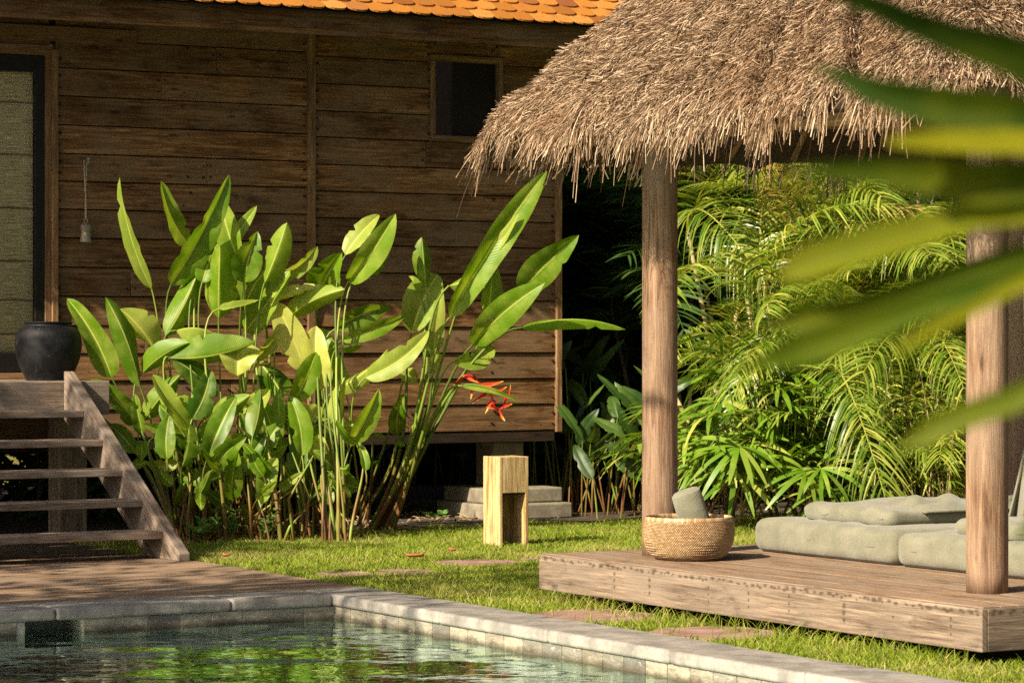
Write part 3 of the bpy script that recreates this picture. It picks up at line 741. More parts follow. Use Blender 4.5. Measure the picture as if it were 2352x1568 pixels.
PH, SS = np.meshgrid(ph, ss, indexing='ij')
top = roofP(PH, SS)
_l = lump; lump = lambda p_, s_: 0*s_
bot = roofP(PH, SS) - np.array([0, 0, .17]); lump = _l; bot[:, 0] = top[:, 0] + (bot[:, 0]-top[:, 0])*.6
V = np.concatenate([top[:, ::-1], bot], 1); n_, m_ = V.shape[:2]
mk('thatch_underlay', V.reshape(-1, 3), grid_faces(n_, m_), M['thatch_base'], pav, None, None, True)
# straw
def straw(n, smin, smax, philo, phihi, Lr, wr, lift, droop, k=4, seed=1, jit=.35, rb=(0, 1)):
    r = np.random.RandomState(seed)
    phi = r.uniform(philo, phihi, n); u = r.rand(n); s = smin + (smax-smin)*u
    eps = 1e-3
    P = roofP(phi, s); Ps = roofP(phi, s+eps); Pp = roofP(phi+eps, s)
    D = (P-Ps); D /= np.linalg.norm(D, axis=1)[:, None]
    T = Pp-P; T /= np.linalg.norm(T, axis=1)[:, None]
    Nn = np.cross(T, D); Nn /= np.linalg.norm(Nn, axis=1)[:, None]; Nn *= np.sign(Nn[:, 2:3]+1e-9)
    jt = jit*r.randn(n); L = r.uniform(*Lr, n); lf = r.uniform(*lift, n)
    D0 = D + T*jt[:, None] + Nn*lf[:, None]; D0 /= np.linalg.norm(D0, axis=1)[:, None]
    if seed in (11, 12, 13): L = L*(.75+.35*np.sin(phi*31+1)*np.sin(phi*13)+.25*np.sin(phi*73))*np.where(phi > 3.35, .92, 1.0)
    t = np.linspace(0, 1, k)
    curl = r.randn(n)*.22
    dr = r.uniform(*droop, n)
    Q = P[:, None] + D0[:, None]*(L[:, None]*t[None])[..., None] + T[:, None]*(curl[:, None]*L[:, None]*t[None]**2)[..., None]
    Q[..., 2] -= dr[:, None]*L[:, None]*t[None]**2
    Q += r.randn(n, k, 3)*.004*t[None, :, None]
    wd = r.uniform(*wr, n)[:, None]*np.linspace(1, .55, k)[None]
    side = np.cross(D0, Nn + .7*r.randn(n, 3)); side /= np.linalg.norm(side, axis=1)[:, None]
    return ribbons(Q, wd, side, rb[0] + (rb[1]-rb[0])*r.rand(n))
def join(parts):
    Vs, Fs, Us, Rs = [], [], [], []; o = 0
    for V, Fq, UV, R in parts: Vs.append(V); Fs.append(Fq+o); Us.append(UV); Rs.append(R); o += len(V)
    return np.concatenate(Vs), np.concatenate(Fs), np.concatenate(Us), np.concatenate(Rs)
# phi: pi = front face (a-), -pi/2 = right face (b-). Visible front = (3pi/4 .. 5pi/4)+; right = (5pi/4 .. 7pi/4)
pf0, pf1 = math.radians(128), math.radians(232)
parts = [straw(190000, .0, .42, pf0, pf1, (.035,.10), (.0018,.0033), (.15,.85), (0,.5), 3, 1, .55),
         straw(30000, .0, .30, pf1, math.radians(300), (.06,.14), (.0022,.004), (.12,.7), (0,.5), 3, 2, .5),
         straw(14000, .0, .98, math.radians(-60), pf0, (.16,.32), (.005,.009), (.05,.2), (0,.25), 3, 3),
         straw(9000, .42, .98, pf0, math.radians(300), (.16,.32), (.005,.009), (.05,.2), (0,.25), 3, 4)]
Vx, Fx, Ux, Rx = join(parts)
roofo = mk('thatch_straw', Vx, Fx, M['thatch'], pav, Ux, Rx); roofo['kind'] = 'stuff'
fr = [straw(17000, .0, .06, pf0, pf1, (.08,.19), (.0022,.0038), (-.05,.35), (.3,.9), 5, 11, .45),
      straw(700, .0, .02, pf0, math.radians(225), (.15,.26), (.0022,.004), (-.1,.1), (.5,1.1), 6, 12, .4),
      straw(4200, .0, .05, pf1, math.radians(300), (.09,.17), (.0026,.0045), (-.05,.2), (.3,.8), 5, 13, .35),
      straw(2500, .0, .05, math.radians(-60), pf0, (.10,.2), (.005,.008), (-.05,.2), (.3,.8), 4, 14, .35)]
Vx, Fx, Ux, Rx = join(fr)
fo = mk('straw_fringe', Vx, Fx, M['thatch'], pav, Ux, Rx); fo['kind'] = 'stuff'
# rafters under the thatch
mb = MB()
for q in np.linspace(math.radians(20), math.radians(380), 29)[:-1]:
    mb.tube([roofP(np.array(q), np.array(.03)) - [0,0,.22], roofP(np.array(q), np.array(.5)) - [0,0,.24]], .022, 8)
mb.build('roof_poles', M['trim'], pav, True)

# ------------------------------------------------------------------ mattresses, cushions (rounded cloth blocks)
def pillow(name, label, cat, a0, a1, b0, b1, z0, z1, r=.07, group=None, seed=0, wr=.012, sag=0.0, tilt=0.0):
    q = np.random.RandomState(seed); n = 40; m = 40; k = 10
    # rounded block: a finely divided box with rounded edges
    cx = np.array([(a0+a1)/2, (b0+b1)/2, (z0+z1)/2]); hs = np.array([(a1-a0)/2, (b1-b0)/2, (z1-z0)/2])
    r = min(r, hs[2]*.95); nn = 48; g1 = np.linspace(-1, 1, nn); gu, gv = np.meshgrid(g1, g1, indexing='ij'); o1 = np.ones_like(gu)
    Ps = []; Fs = []
    for ax_ in range(3):
        for sg in (-1, 1):
            q3 = [None]*3; q3[ax_] = o1*sg; q3[(ax_+1) % 3] = gu; q3[(ax_+2) % 3] = gv
            Ps.append(np.stack(q3, -1).reshape(-1, 3)*hs); f = grid_faces(nn, nn) + (len(Ps)-1)*nn*nn; Fs.append(f if sg > 0 else f[:, ::-1])
    P = np.concatenate(Ps); Fs = np.concatenate(Fs)
    core = np.clip(P, -(hs-r), hs-r); dlt = P-core; ln_ = np.linalg.norm(dlt, axis=1)[:, None]
    P = cx + core + np.where(ln_ > 1e-6, dlt/np.maximum(ln_, 1e-6)*r, 0)
    key = np.round(P*20000).astype(np.int64); _, first, inv = np.unique(key, axis=0, return_index=True, return_inverse=True); inv = inv.ravel()
    P = P[first]; Fs = inv[Fs]
    ph_ = q.rand(8)*6
    wob = wr*(np.sin(P[..., 1]*9+ph_[0])*np.sin(P[..., 0]*7+ph_[1]) + .6*np.sin(P[..., 1]*21+P[..., 2]*16+ph_[2]) + .5*np.sin(P[..., 1]*33-P[..., 2]*30+ph_[3])*np.sin(P[...,0]*12))
    P[..., 0] += wob*.6; P[..., 2] += np.where(P[..., 2] > cx[2], wob*.9, 0)
    P[..., 2] += np.where(P[..., 2] > cx[2], -sag*np.cos((P[..., 1]-cx[1])/hs[1]*1.5), 0) + tilt*(P[..., 1]-cx[1])
    return tag(mk(name, sites(P.reshape(-1, 3)), Fs, M['fabric'], None, None, None, True), label, cat, group)
pillow('mattress', 'sage green mattress at the left end of the platform, under the thicker cushion', 'mattress', 2.30, 4.30, -2.755, -1.30, PT, PT+.215, seed=1, group='sage mattresses on the platform', wr=.008)
pillow('mattress', 'sage green mattress next to the right front post, carrying the short cushion', 'mattress', 2.30, 4.30, -4.12, -2.765, PT, PT+.205, seed=2, group='sage mattresses on the platform', wr=.008)
pillow('cushion', 'long sage cushion with a rumpled cover lying on the left mattress', 'cushion', 2.50, 4.1, -2.47, -1.55, PT+.20, PT+.318, seed=3, group='sage cushions', wr=.014)
pillow('cushion', 'flat sage cushion half hidden behind the right front post', 'cushion', 2.44, 4.1, -4.05, -3.13, PT+.19, PT+.305, seed=4, group='sage cushions', wr=.012)
# rumpled throw on the long cushion
n_ = 50; qa, qb = np.meshgrid(np.linspace(2.75, 3.9, n_), np.linspace(-2.5, -1.95, n_), indexing='ij')
hz = PT+.318 + .03*np.abs(np.sin(qa*9+np.sin(qb*11)*1.4)) + .022*np.abs(np.sin(qb*17+qa*5)) + .015*np.sin(qa*23-qb*19)
edge = np.minimum(1, np.minimum(np.minimum(qa-2.75, 3.9-qa)/.12, np.minimum(qb+2.5, -1.95-qb)/.1))
hz = PT+.296 + (hz-PT-.296)*np.clip(edge, 0, 1)
P = sites(np.c_[qa.ravel(), qb.ravel(), hz.ravel()])
o = mk('throw_blanket', P, grid_faces(n_, n_), M['fabric'], None, None, None, True)
m_ = o.modifiers.new('thick', 'SOLIDIFY'); m_.thickness = .01; m_.offset = 1
tag(o, 'crumpled sage throw bunched on top of the long cushion', 'blanket')
# hanging cloth behind the right front post
n_ = 44; tt, qq = np.meshgrid(np.linspace(0, 1, n_), np.linspace(0, 1, n_), indexing='ij')
xl = 2318 + 60*tt**1.6*0 + (1-qq)*0
top_x, top_y = 2375, 985
xx = 2312 + qq*150 + (1-tt)*0 + tt*(1-qq)*45
yy = 1212 - tt*(190 + 60*qq) + 22*np.sin(qq*9+tt*2)*(1-tt)
Yd = 17.6 + .10*np.sin(qq*13+tt*2.5) + .05*np.sin(qq*29) + .25*tt
P = np.stack([(xx-1176)/F*Yd, Yd, EYE-(yy-HORIZ)/F*Yd], -1)
o = mk('hanging_cloth', P.reshape(-1, 3), grid_faces(n_, n_), M['fabric'], None, None, None, True)
m_ = o.modifiers.new('thick', 'SOLIDIFY'); m_.thickness = .012
tag(o, 'sage cloth slung from two cords at the right edge behind the post', 'cloth')
mb = MB(); e1 = P[-1, 0]; e2 = P[-1, 20]
mb.tube([e1, img(2352, 560, 17.9), img(2380, 330, 18.0)], .006, 6); mb.tube([e2, img(2362, 720, 18.0), img(2420, 330, 18.1)], .006, 6)
mb.build('cord', M['rope'], o, True)

# ------------------------------------------------------------------ basket with rolled towel
bc = np.array([1.078, 18.24, PT]); BH = .255
bk = thing('wicker_basket', 'round woven rattan basket at the foot of the left front post', 'basket', bc)
bprof = spline([(.0,.004),(.13,.002),(.19,.012),(.235,.045),(.262,.10),(.274,.155),(.272,.20),(.263,BH-.01)], 120)
Lp = np.r_[0, np.cumsum(np.linalg.norm(np.diff(bprof, axis=0), axis=1))]
def brad(l): return np.interp(l, Lp, bprof[:, 0]), np.interp(l, Lp, bprof[:, 1])
# woven strands: each a short curved ribbon running over its neighbours (twill zigzag near the bottom)
nth = 118; l0 = .14; nl_ = 36
I, J = np.meshgrid(np.arange(nth), np.arange(nl_), indexing='ij'); I = I.ravel(); J = J.ravel()
thc = (I + .5*(J % 2))*2*np.pi/nth; lc = l0 + (J+.5)*(Lp[-1]-l0)/nl_
zig = np.clip(1-(lc-l0)/.17 + .35*np.sin(thc*4), 0, 1)
dth = 2*np.pi/nth*1.0; dl = (Lp[-1]-l0)/nl_*.75
slope = np.where((J % 2) == 0, 1, -1)*zig*1.2
k = 5; t = np.linspace(-1, 1, k)
TH_ = thc[:, None] + t[None]*dth*.62; LL = lc[:, None] + slope[:, None]*t[None]*dl*1.6
Rr, Zr = brad(LL); bul = .008*(1-t[None]**2)
Q = np.stack([(Rr+bul)*np.cos(TH_), (Rr+bul)*np.sin(TH_), Zr], -1) + bc
upv = np.stack([0*thc, 0*thc, 1+0*thc], -1)
hw_ = np.full((len(I), k), dl*.52)
Vb, Fb, Ub, Rb = ribbons(Q, hw_, upv, np.clip(.35+.35*rs.rand(len(I)) + .38*np.sin(lc*150+2.6*np.sin(thc*4))*zig, 0, 1))
body = mk('basket_body', Vb, Fb, M['weave'], bk, Ub, Rb, True)
V, Fq, UV = lathe(np.c_[bprof[:, 0]-.003, bprof[:, 1]], bc, 64); mk('basket_lining', V, Fq, M['weave_dark'], bk, UV, None, True)
# rim: hoop with wrapped binding
nw = 110; ang = np.arange(nw)*2*np.pi/nw; k = 10; tt = np.linspace(0, 2*np.pi, k)
cr = np.stack([np.cos(tt)*.008, np.sin(tt)*.019], -1)
AN = ang[:, None] + 0*tt[None] + .008*np.sin(tt)[None]
Q = np.stack([(.264+cr[None, :, 0])*np.cos(AN), (.264+cr[None, :, 0])*np.sin(AN), BH-.008+cr[None, :, 1]+0*AN], -1) + bc
sd = np.stack([-np.sin(ang), np.cos(ang), 0*ang], -1)
Vb, Fb, Ub, Rb = ribbons(Q, np.full((nw, k), .264*np.pi/nw*.96), sd, .35+.65*rs.rand(nw))
mk('basket_rim', Vb, Fb, M['weave'], bk, Ub, Rb, True)
# towel roll
tb, tp = img(1622, 1225, 18.26), img(1574, 1125, 18.22)
tb[2] = PT + .03
ax = tp-tb; Ln = np.linalg.norm(ax); ax /= Ln
s1 = np.cross(ax, [0,1,0]); s1 /= np.linalg.norm(s1); s2 = np.cross(s1, ax)
pr_ = spline([(0,0),(.07,0),(.085,.02),(.088,.1),(.09,.2),(.088,Ln-.04),(.078,Ln-.012),(.06,Ln),(.03,Ln-.002),(0,Ln-.004)], 60)
thq = np.linspace(0, 2*np.pi, 61)
Pt = tb + pr_[:, None, 1:2]*ax + pr_[:, None, :1]*(np.cos(thq)[None, :, None]*s1*1.04 + np.sin(thq)[None, :, None]*s2*.8)*(1+.03*np.sin(thq*3+1)[None, :, None])
tag(mk('rolled_towel', Pt.reshape(-1, 3), grid_faces(60, 61), M['fabric'], None, None, None, True), 'rolled sage towel standing upright in the rattan basket', 'towel')

# ================================================================== HELICONIAS
CR_ = {'A': (229.7,367.5,.293), 'B': (597.3,459.4,.293), 'C': (918.75,413.4,.3516), 'D': (229.7,826.9,.293), 'E': (551.25,826.9,.5127), 'Z': (0,505.5,.3517), 'F': (1010.9,826.9,.1172)}
def cc(c, x, y): o = CR_[c]; return o[0]+o[2]*x, o[1]+o[2]*y
def leaf_mesh(name, base, tip, width, roll, fold, bend, curl, tone, mat, parent, rr, depth=0.0):
    base = np.asarray(base); tip = np.asarray(tip); ax = tip-base; L = np.linalg.norm(ax); ax = ax/L
    view = np.array([0, -1.0, 0]); S0 = np.cross(ax, view); S0 /= np.linalg.norm(S0); N0 = np.cross(S0, ax)
    if N0[1] > 0: N0 = -N0
    n = 18; cs = np.array([-1, -.75, -.5, -.25, -.05, .05, .25, .5, .75, 1.0]); m = len(cs)
    t = np.linspace(0, 1, n)
    spine = base + ax*(t*L)[:, None] + S0*(bend*L*4*t*(1-t))[:, None] + N0*(.06*L*np.sin(t*math.pi) - curl*L*np.clip(t-.75, 0, 1)**2*4)[:, None]
    T = np.gradient(spine, axis=0); T /= np.linalg.norm(T, axis=1)[:, None]
    f = (t**.45)*((1-t)**.66); f /= f.max(); f = np.maximum(f, .0) ; f[0] = .03; f[-1] = .01
    rl = math.radians(roll) + math.radians(18)*rr.randn()*(t-.3)
    fo = math.radians(fold)
    V = np.zeros((n, m, 3)); asym = .9+.2*rr.rand(); p1, p2 = rr.rand(2)*6
    notch = {(rr.randint(4, n-2), rr.choice([-1, 1])): rr.uniform(.45, .8) for _ in range(rr.randint(0, 3))}
    for i in range(n):
        S_ = np.cross(T[i], view); S_ /= np.linalg.norm(S_); N_ = np.cross(S_, T[i]); N_ *= (-1 if N_[1] > 0 else 1)
        S2 = math.cos(rl[i])*S_ + math.sin(rl[i])*N_; N2 = math.cos(rl[i])*N_ - math.sin(rl[i])*S_
        for j, c in enumerate(cs):
            hw = width/2*f[i]*(asym if c > 0 else 2-asym)
            if c != 0 and abs(c) > .6: hw *= notch.get((i, 1 if c > 0 else -1), 1.0)
            ang = fo*(1+.25*math.sin(t[i]*5+p1))
            x = c*hw; up = abs(c)*hw
            wav = .05*hw*math.sin(t[i]*26+p2+c*2)*c*c + .02*hw*math.sin(t[i]*60+p1)*abs(c)
            V[i, j] = spine[i] + S2*x*math.cos(ang) + N2*(up*math.sin(ang) - .22*hw*c*c + wav)
    UV = np.stack(np.meshgrid(t, (cs+1)/2, indexing='ij')[::-1], -1).reshape(-1, 2)
    return mk(name, V.reshape(-1, 3), grid_faces(n, m), mat, parent, UV, np.full(n*m, tone), True)
# crop, base, tip, width, bend, roll, tone, clump(L/M/R)
HL_ = [
 ('A',1100,800,945,280,165,-.04,15,.55,'L'),('A',690,660,480,165,120,-.06,-35,.6,'L'),('A',405,1010,155,135,100,-.04,35,.6,'L'),
 ('A',555,980,1010,115,165,.03,-30,.45,'L'),('A',770,930,1230,358,100,.03,20,.55,'L'),('A',515,1380,830,625,165,.06,-12,.65,'L'),
 ('A',930,1240,940,665,220,.0,5,.5,'L'),('A',1130,960,1235,560,190,-.03,-10,.35,'L'),('A',1290,960,1465,490,150,.02,10,.5,'L'),
 ('B',130,600,450,362,100,.10,-35,.6,'M'),('A',1150,1120,1300,870,250,-.06,10,.55,'M'),('A',1140,1340,1490,865,190,.02,25,.5,'M'),
 ('B',60,820,500,680,75,-.06,35,.95,'M'),('A',930,1165,1245,1095,55,.06,50,.7,'L'),('A',800,960,860,780,110,0,0,.2,'L'),
 ('Z',1000,830,785,580,165,.06,10,.75,'L'),('Z',915,1090,690,505,120,.05,-25,.3,'L'),('Z',730,1030,437,512,165,.06,-5,.3,'L'),
 ('Z',930,1000,1235,800,105,-.06,-20,.35,'L'),('Z',1560,800,1550,1015,210,0,10,.85,'L'),('Z',1110,900,1665,800,150,.06,-30,.45,'L'),('Z',1150,720,1445,765,70,-.12,50,.7,'L'),
 ('Z',1660,920,1845,700,85,.03,-25,.8,'M'),('B',480,700,640,415,235,-.02,-5,.45,'M'),('B',745,600,1030,250,180,.04,5,.45,'M'),('B',670,430,935,115,110,-.03,30,.7,'M'),('B',690,640,1062,108,175,.03,-10,.5,'M'),
 ('B',215,930,665,700,150,-.06,-15,.6,'M'),('Z',1990,980,1775,495,150,.03,10,.95,'M'),
 ('B',590,1010,1025,840,130,-.06,-25,.35,'M'),('B',640,1100,1140,900,105,.03,-10,.4,'M'),('B',630,1150,800,1130,45,0,40,.5,'M'),('Z',2260,1140,2100,700,125,-.05,-25,.55,'M'),('Z',2115,1110,2065,690,165,-.05,10,.95,'M'),
 ('Z',1130,905,1420,1150,120,-.06,-10,.15,'L'),('Z',1850,1150,1700,930,165,.03,0,.25,'M'),('Z',1920,1180,2065,860,125,.03,-20,.4,'M'),
 ('B',580,1490,1000,1165,90,.06,30,.8,'M'),('B',825,1390,1325,1020,140,.08,10,.8,'M'),
 ('Z',890,1330,595,1040,130,.05,-10,.4,'L'),('Z',930,1390,880,1135,90,0,10,.3,'L'),('Z',940,1310,1180,1010,120,-.03,-10,.45,'L'),
 ('Z',1170,1150,1380,1255,100,.10,10,.6,'L'),('Z',1210,1310,1115,1140,120,.03,0,.5,'L'),('Z',1360,1280,1635,1140,110,.06,-10,.5,'L'),('Z',1250,1500,1040,1205,125,.06,0,.45,'L'),
 ('Z',1590,1230,1765,1105,120,.08,10,.85,'M'),('Z',1560,1260,1950,1235,95,.06,-15,.35,'M'),
 ('Z',1250,1550,1440,1270,110,-.04,-10,.4,'L'),('Z',1290,1545,1595,1385,125,.06,0,.5,'L'),
 ('Z',1980,1215,2140,1285,110,.12,20,.85,'M'),('Z',1950,1290,2110,1420,85,.06,-10,.45,'M'),
 ('D',1035,845,1465,660,125,.06,-8,.45,'M'),('D',1240,650,1510,640,55,.04,40,.5,'M'),('D',620,915,990,838,110,.04,-15,.35,'L'),('D',610,800,358,805,90,-.08,10,.8,'L'),
 ('Z',885,1520,710,1335,110,.06,0,.4,'L'),('D',415,610,610,545,90,.05,10,.45,'L'),('D',1120,1130,1280,1287,90,.08,0,.5,'M'),('D',835,965,795,1170,75,.05,10,.5,'L'),
 ('D',1000,870,920,700,110,.08,5,.35,'L'),('D',470,850,570,975,85,.06,0,.4,'L'),('D',250,800,370,790,80,.1,20,.4,'L'),('D',330,780,330,640,70,0,-10,.35,'L'),('D',560,700,420,690,100,.05,20,.35,'L'),
 ('E',370,285,635,250,60,.08,20,.75,'M'),('E',400,500,535,570,85,.10,10,.45,'M'),('E',310,358,395,450,85,-.08,0,.85,'M'),('E',170,560,265,540,60,.08,10,.45,'M'),('E',395,575,468,580,30,.1,30,.4,'M'),
 ('E',260,520,300,310,90,0,10,.3,'M'),('E',100,380,235,355,28,.06,40,.5,'M'),('E',360,640,415,600,45,.1,10,.3,'M'),('E',440,470,490,480,40,.1,10,.3,'M'),('E',80,650,35,590,45,.1,10,.4,'M'),
 ('E',735,45,798,80,80,.12,10,.85,'R'),('E',705,335,735,148,70,-.06,-15,.25,'R'),('E',595,330,673,342,22,.08,50,.4,'R'),('E',705,355,742,382,24,.1,20,.35,'R'),('E',590,462,618,450,14,0,20,.4,'R'),
 ('B',1300,660,1268,290,150,.0,-15,.4,'R'),('B',1250,760,1165,595,80,.05,10,.35,'R'),('B',1190,1040,1395,580,275,-.04,5,.5,'R'),('B',1350,1380,1425,700,100,-.02,-30,.75,'R'),
 ('C',320,690,625,460,110,.12,20,.6,'R'),('C',570,880,600,545,160,.03,5,.65,'R'),('C',320,900,960,-60,190,-.02,-12,.55,'R'),('C',480,610,778,218,70,.04,25,.7,'R'),
 ('C',800,715,1168,360,190,-.02,-8,.25,'R'),('C',475,1075,945,672,175,-.04,-10,.45,'R'),('C',795,965,1475,975,75,-.09,35,.5,'R'),('C',345,1190,605,1085,125,.10,15,.5,'R'),('C',405,1345,782,1452,45,-.05,20,.4,'R'),
]
er = np.random.RandomState(77)
for cl, x0, x1, n_ in (('L', 375, 640, 24), ('M', 630, 850, 16)):
    for i in range(n_):
        bx = er.uniform(x0, x1); by = er.uniform(960, 1165); L_ = er.uniform(65, 150)*(1.05 if by < 1060 else .75); an = er.uniform(-.95, .95) + (.35 if bx < 450 else 0)*-1
        HL_.insert(er.randint(len(HL_)//2, len(HL_)), ('I', bx, by, bx + L_*math.sin(an), by - L_*math.cos(an)*(1 if er.rand() < .9 else -.3), L_*er.uniform(.24, .36), er.uniform(-.08, .08), er.uniform(-30, 30), er.uniform(.15, .65), cl))
CR_['I'] = (0, 0, 1.0)
clY = {'L': 23.95, 'M': 24.3, 'R': 24.9}
hb_ = {'L': on_z(540, 1240, 0), 'M': on_z(720, 1235, 0), 'R': on_z(872, 1222, 0)}
hel = {'L': thing('heliconia', 'dense heliconia clump nearest the wooden stairs, many low leaves', 'plant', hb_['L'], 'heliconias along the house'),
       'M': thing('heliconia', 'middle heliconia clump in front of the vertical wall batten, pale sunlit leaves', 'plant', hb_['M'], 'heliconias along the house'),
       'R': thing('heliconia', 'leaning heliconia with a hanging red flower and one leaf reaching the thatch', 'plant', hb_['R'], 'heliconias along the house')}
hr = np.random.RandomState(21)
cnt = {'L': 0, 'M': 0, 'R': 0}; tot = {k_: sum(1 for h in HL_ if h[-1] == k_) for k_ in cnt}
for (c, bx, by, tx, ty, wd, bend, roll, tone, cl) in HL_:
    b2 = cc(c, bx, by); t2 = cc(c, tx, ty); s = CR_[c][2]
    Yb = clY[cl] + .28 - .5*cnt[cl]/tot[cl] + .05*hr.randn(); Yt = Yb + .16*hr.randn(); cnt[cl] += 1
    B3, T3 = img(*b2, Yb), img(*t2, Yt)
    wm = wd*s/F*Yb*1.22/math.cos(math.radians(36))*(.86 if cl == 'R' else 1)/max(.6, math.cos(math.radians(roll)))
    fold = 30 + 16*hr.rand()
    leaf_mesh('leaf', B3, T3, wm, roll, fold*(1 if hr.rand() < .75 else -1), bend, .05*hr.rand(), min(1, max(0, tone+.08*hr.randn())), M['heli'], hel[cl], hr)
    # petiole / stem to the ground
    ax = (B3-T3)/np.linalg.norm(B3-T3)
    if cl == 'R':
        if c == 'E' and bx > 580 and bx < 640: gx, gy, mid = (575, 690), None, None; G = on_z(*cc('E', 570, 735), 0); ctrl = [B3 + [0,0,-.3]]
        elif c == 'E': G = on_z(*cc('E', 525, 745), 0); ctrl = [B3 + [-.05,0,-.4], G*.6+B3*.4]
        else:
            G = hb_['R'] + np.array([.05*hr.randn(), .08*hr.randn(), 0]); m1 = img(985+14*hr.randn(), 1005, (Yb+G[1])/2)
            ctrl = [B3 + ax*.35*min(1, np.linalg.norm(B3-m1)), m1]
        r1 = .008; r0 = .020 if c != 'E' else .012
    else:
        gx = b2[0] + (hb_[cl][0]*0) + hr.uniform(-25, 25) - (b2[0] - (520 if cl == 'L' else 730))*.22
        gx = min(max(gx, 405), 830)
        G = on_z(gx, 1228 + 22*hr.rand(), 0); G[1] = min(G[1], Yb+.5)
        G = np.array([(gx-1176)/F*G[1], G[1], 0]); hgt = B3[2]
        ctrl = [B3 + ax*.3*min(1, hgt), np.array([G[0]*.75+B3[0]*.25, G[1], hgt*.4])]
        r1 = .0058; r0 = .009 + .008*hr.rand()*min(1.2, hgt)
    P = bez([B3, *ctrl, G], 16); tt = np.linspace(0, 1, 16)
    mb = MB(); mb.tube(P, r1 + (r0-r1)*tt**1.3, 8, r=hr.rand(), cap=False); mb.build('stem', M['stem'], hel[cl], True)
# extra bare canes at the base of the clumps
for cl, xs in (('L', np.linspace(420, 640, 18)), ('M', np.linspace(650, 820, 16))):
    for x in xs:
        G = on_z(x + 8*hr.randn(), 1226+22*hr.rand(), 0); h = .25+.5*hr.rand()
        mb = MB(); mb.tube([G, G+[.04*hr.randn(), 0, h*.5], G+[.10*hr.randn(), .05*hr.randn(), h]], [.015, .011, .005], 7, r=hr.rand()); mb.build('stem', M['stem'], hel[cl], True)
# flower
fl_Y = 24.75
mb = MB(); path = [(300,480),(440,330),(560,300),(690,340),(740,420),(800,480),(900,560),(1000,680),(1030,800),(1060,900),(1150,975),(1240,900),(1290,720)]
P = spline([img(*cc('F', *p), fl_Y-.02*math.sin(i)) for i, p in enumerate(path)], 60)
mb.tube(P, np.linspace(.011, .007, 60), 8); V_ = mb
o = mk('flower', np.concatenate(mb.V), mb.F, M['bract'], hel['R'], np.zeros((mb.n, 2)), None, True)
for (bx, by, tx, ty, wd) in [(500,320,760,440,60),(800,500,1250,410,110),(920,650,590,862,105),(1090,620,1310,520,85),(650,540,600,775,60),(1015,790,875,1052,85),(1150,970,905,920,60),(1150,970,1275,1192,62),(1235,905,1420,850,80),(1285,790,1382,478,62),(690,330,600,300,60)]:
    B3, T3 = img(*cc('F', bx, by), fl_Y), img(*cc('F', tx, ty), fl_Y - .05)
    leaf_mesh('bract', B3, T3, wd*.1172/F*fl_Y*1.3, 15, 55, .06, .0, .5, M['bract'], o, hr)

# ------------------------------------------------------------------ weeds at the foot of the heliconias, litter
wspots = [(Z1(1235,640), .26, 'leafy weed beside the foot of the stair stringer'), (Z1(1330,660), .18, 'low weed with round leaves right of the stairs'), (Z1(1450,600), .30, 'taller leafy weed among the left heliconia stems'),
          (Z1(1530,650), .24, 'leafy weed at the front edge of the left heliconia stems'), (Z1(1770,650), .26, 'weed with tiny pale blue flowers among the heliconia stems'), (Z2(775,520), .10, 'tiny seedling on the gravel left of the bollard lamp'), (Z2(215,500), .12, 'small seedling beside the leaning heliconia')]
for (x, y), h, lab in wspots:
    G = on_z(x, max(y, 1190), 0); wt = thing('weed', lab, 'plant', G, 'weeds near the heliconias')
    mb = MB(); stems = []
    for s_ in range(4 if h > .15 else 2):
        tipp = G + np.array([.09*hr.randn(), .05*hr.randn(), h*(.6+.5*hr.rand())]); st = bez([G, G*.5+tipp*.5+[.02*hr.randn(), 0, .03], tipp], 8); mb.tube(st, .003, 5); stems.append(st)
    mb.build('stem', M['stem'], wt, True)
    Vs = []; 
    for st in stems:
        for q in range(3, 8):
            for sd_ in (-1, 1):
                d = np.array([sd_*(.6+.4*hr.rand()), .5*hr.randn(), .35+.3*hr.rand()]); d /= np.linalg.norm(d); L = .045+.03*hr.rand()
                Vs.append((st[q], st[q]+d*L, L*.7))
    Pq = np.array([[b_, b_*.6+t_*.4+[0,0,.004], b_*.3+t_*.7, t_] for b_, t_, _ in Vs]); HWq = np.array([[.001, w_*.48, w_*.38, .001] for *_, w_ in Vs])
    sdv = np.cross(Pq[:, -1]-Pq[:, 0], np.array([0,-.6,1.])+.3*hr.randn(len(Vs), 3)); sdv /= np.linalg.norm(sdv, axis=1)[:, None]
    V, Fq, UV, R = ribbons(Pq, HWq, sdv, hr.rand(len(Vs))); mk('foliage', V, Fq, M['weed'], wt, UV, R)
for (x, y), sz, lab in [(Z2(620,762), .075, 'curled rust-red fallen leaf on the grass near the stepping stones'), (Z2(865,722), .03, 'small red fallen leaf on the grass left of the lamp'), (Z1(1478,757), .03, 'tiny rust-red leaf on the grass right of the stairs')]:
    G = on_z(x, y, .03); n_ = 8; t = np.linspace(0, 1, n_); cs = np.linspace(-1, 1, 5)
    V = np.array([[G + np.array([(q-.5)*2*sz*.9, c*sz*.35*math.sin(q*math.pi)**.7, .02 + .02*abs(c) + .03*(q-.5)**2]) for c in cs] for q in t]).reshape(-1, 3)
    o = mk('fallen_leaf', V, grid_faces(n_, 5), M['red_leaf'], None, None, None, True); m_ = o.modifiers.new('thick', 'SOLIDIFY'); m_.thickness = .002
    tag(o, lab, 'leaf', 'fallen leaves')
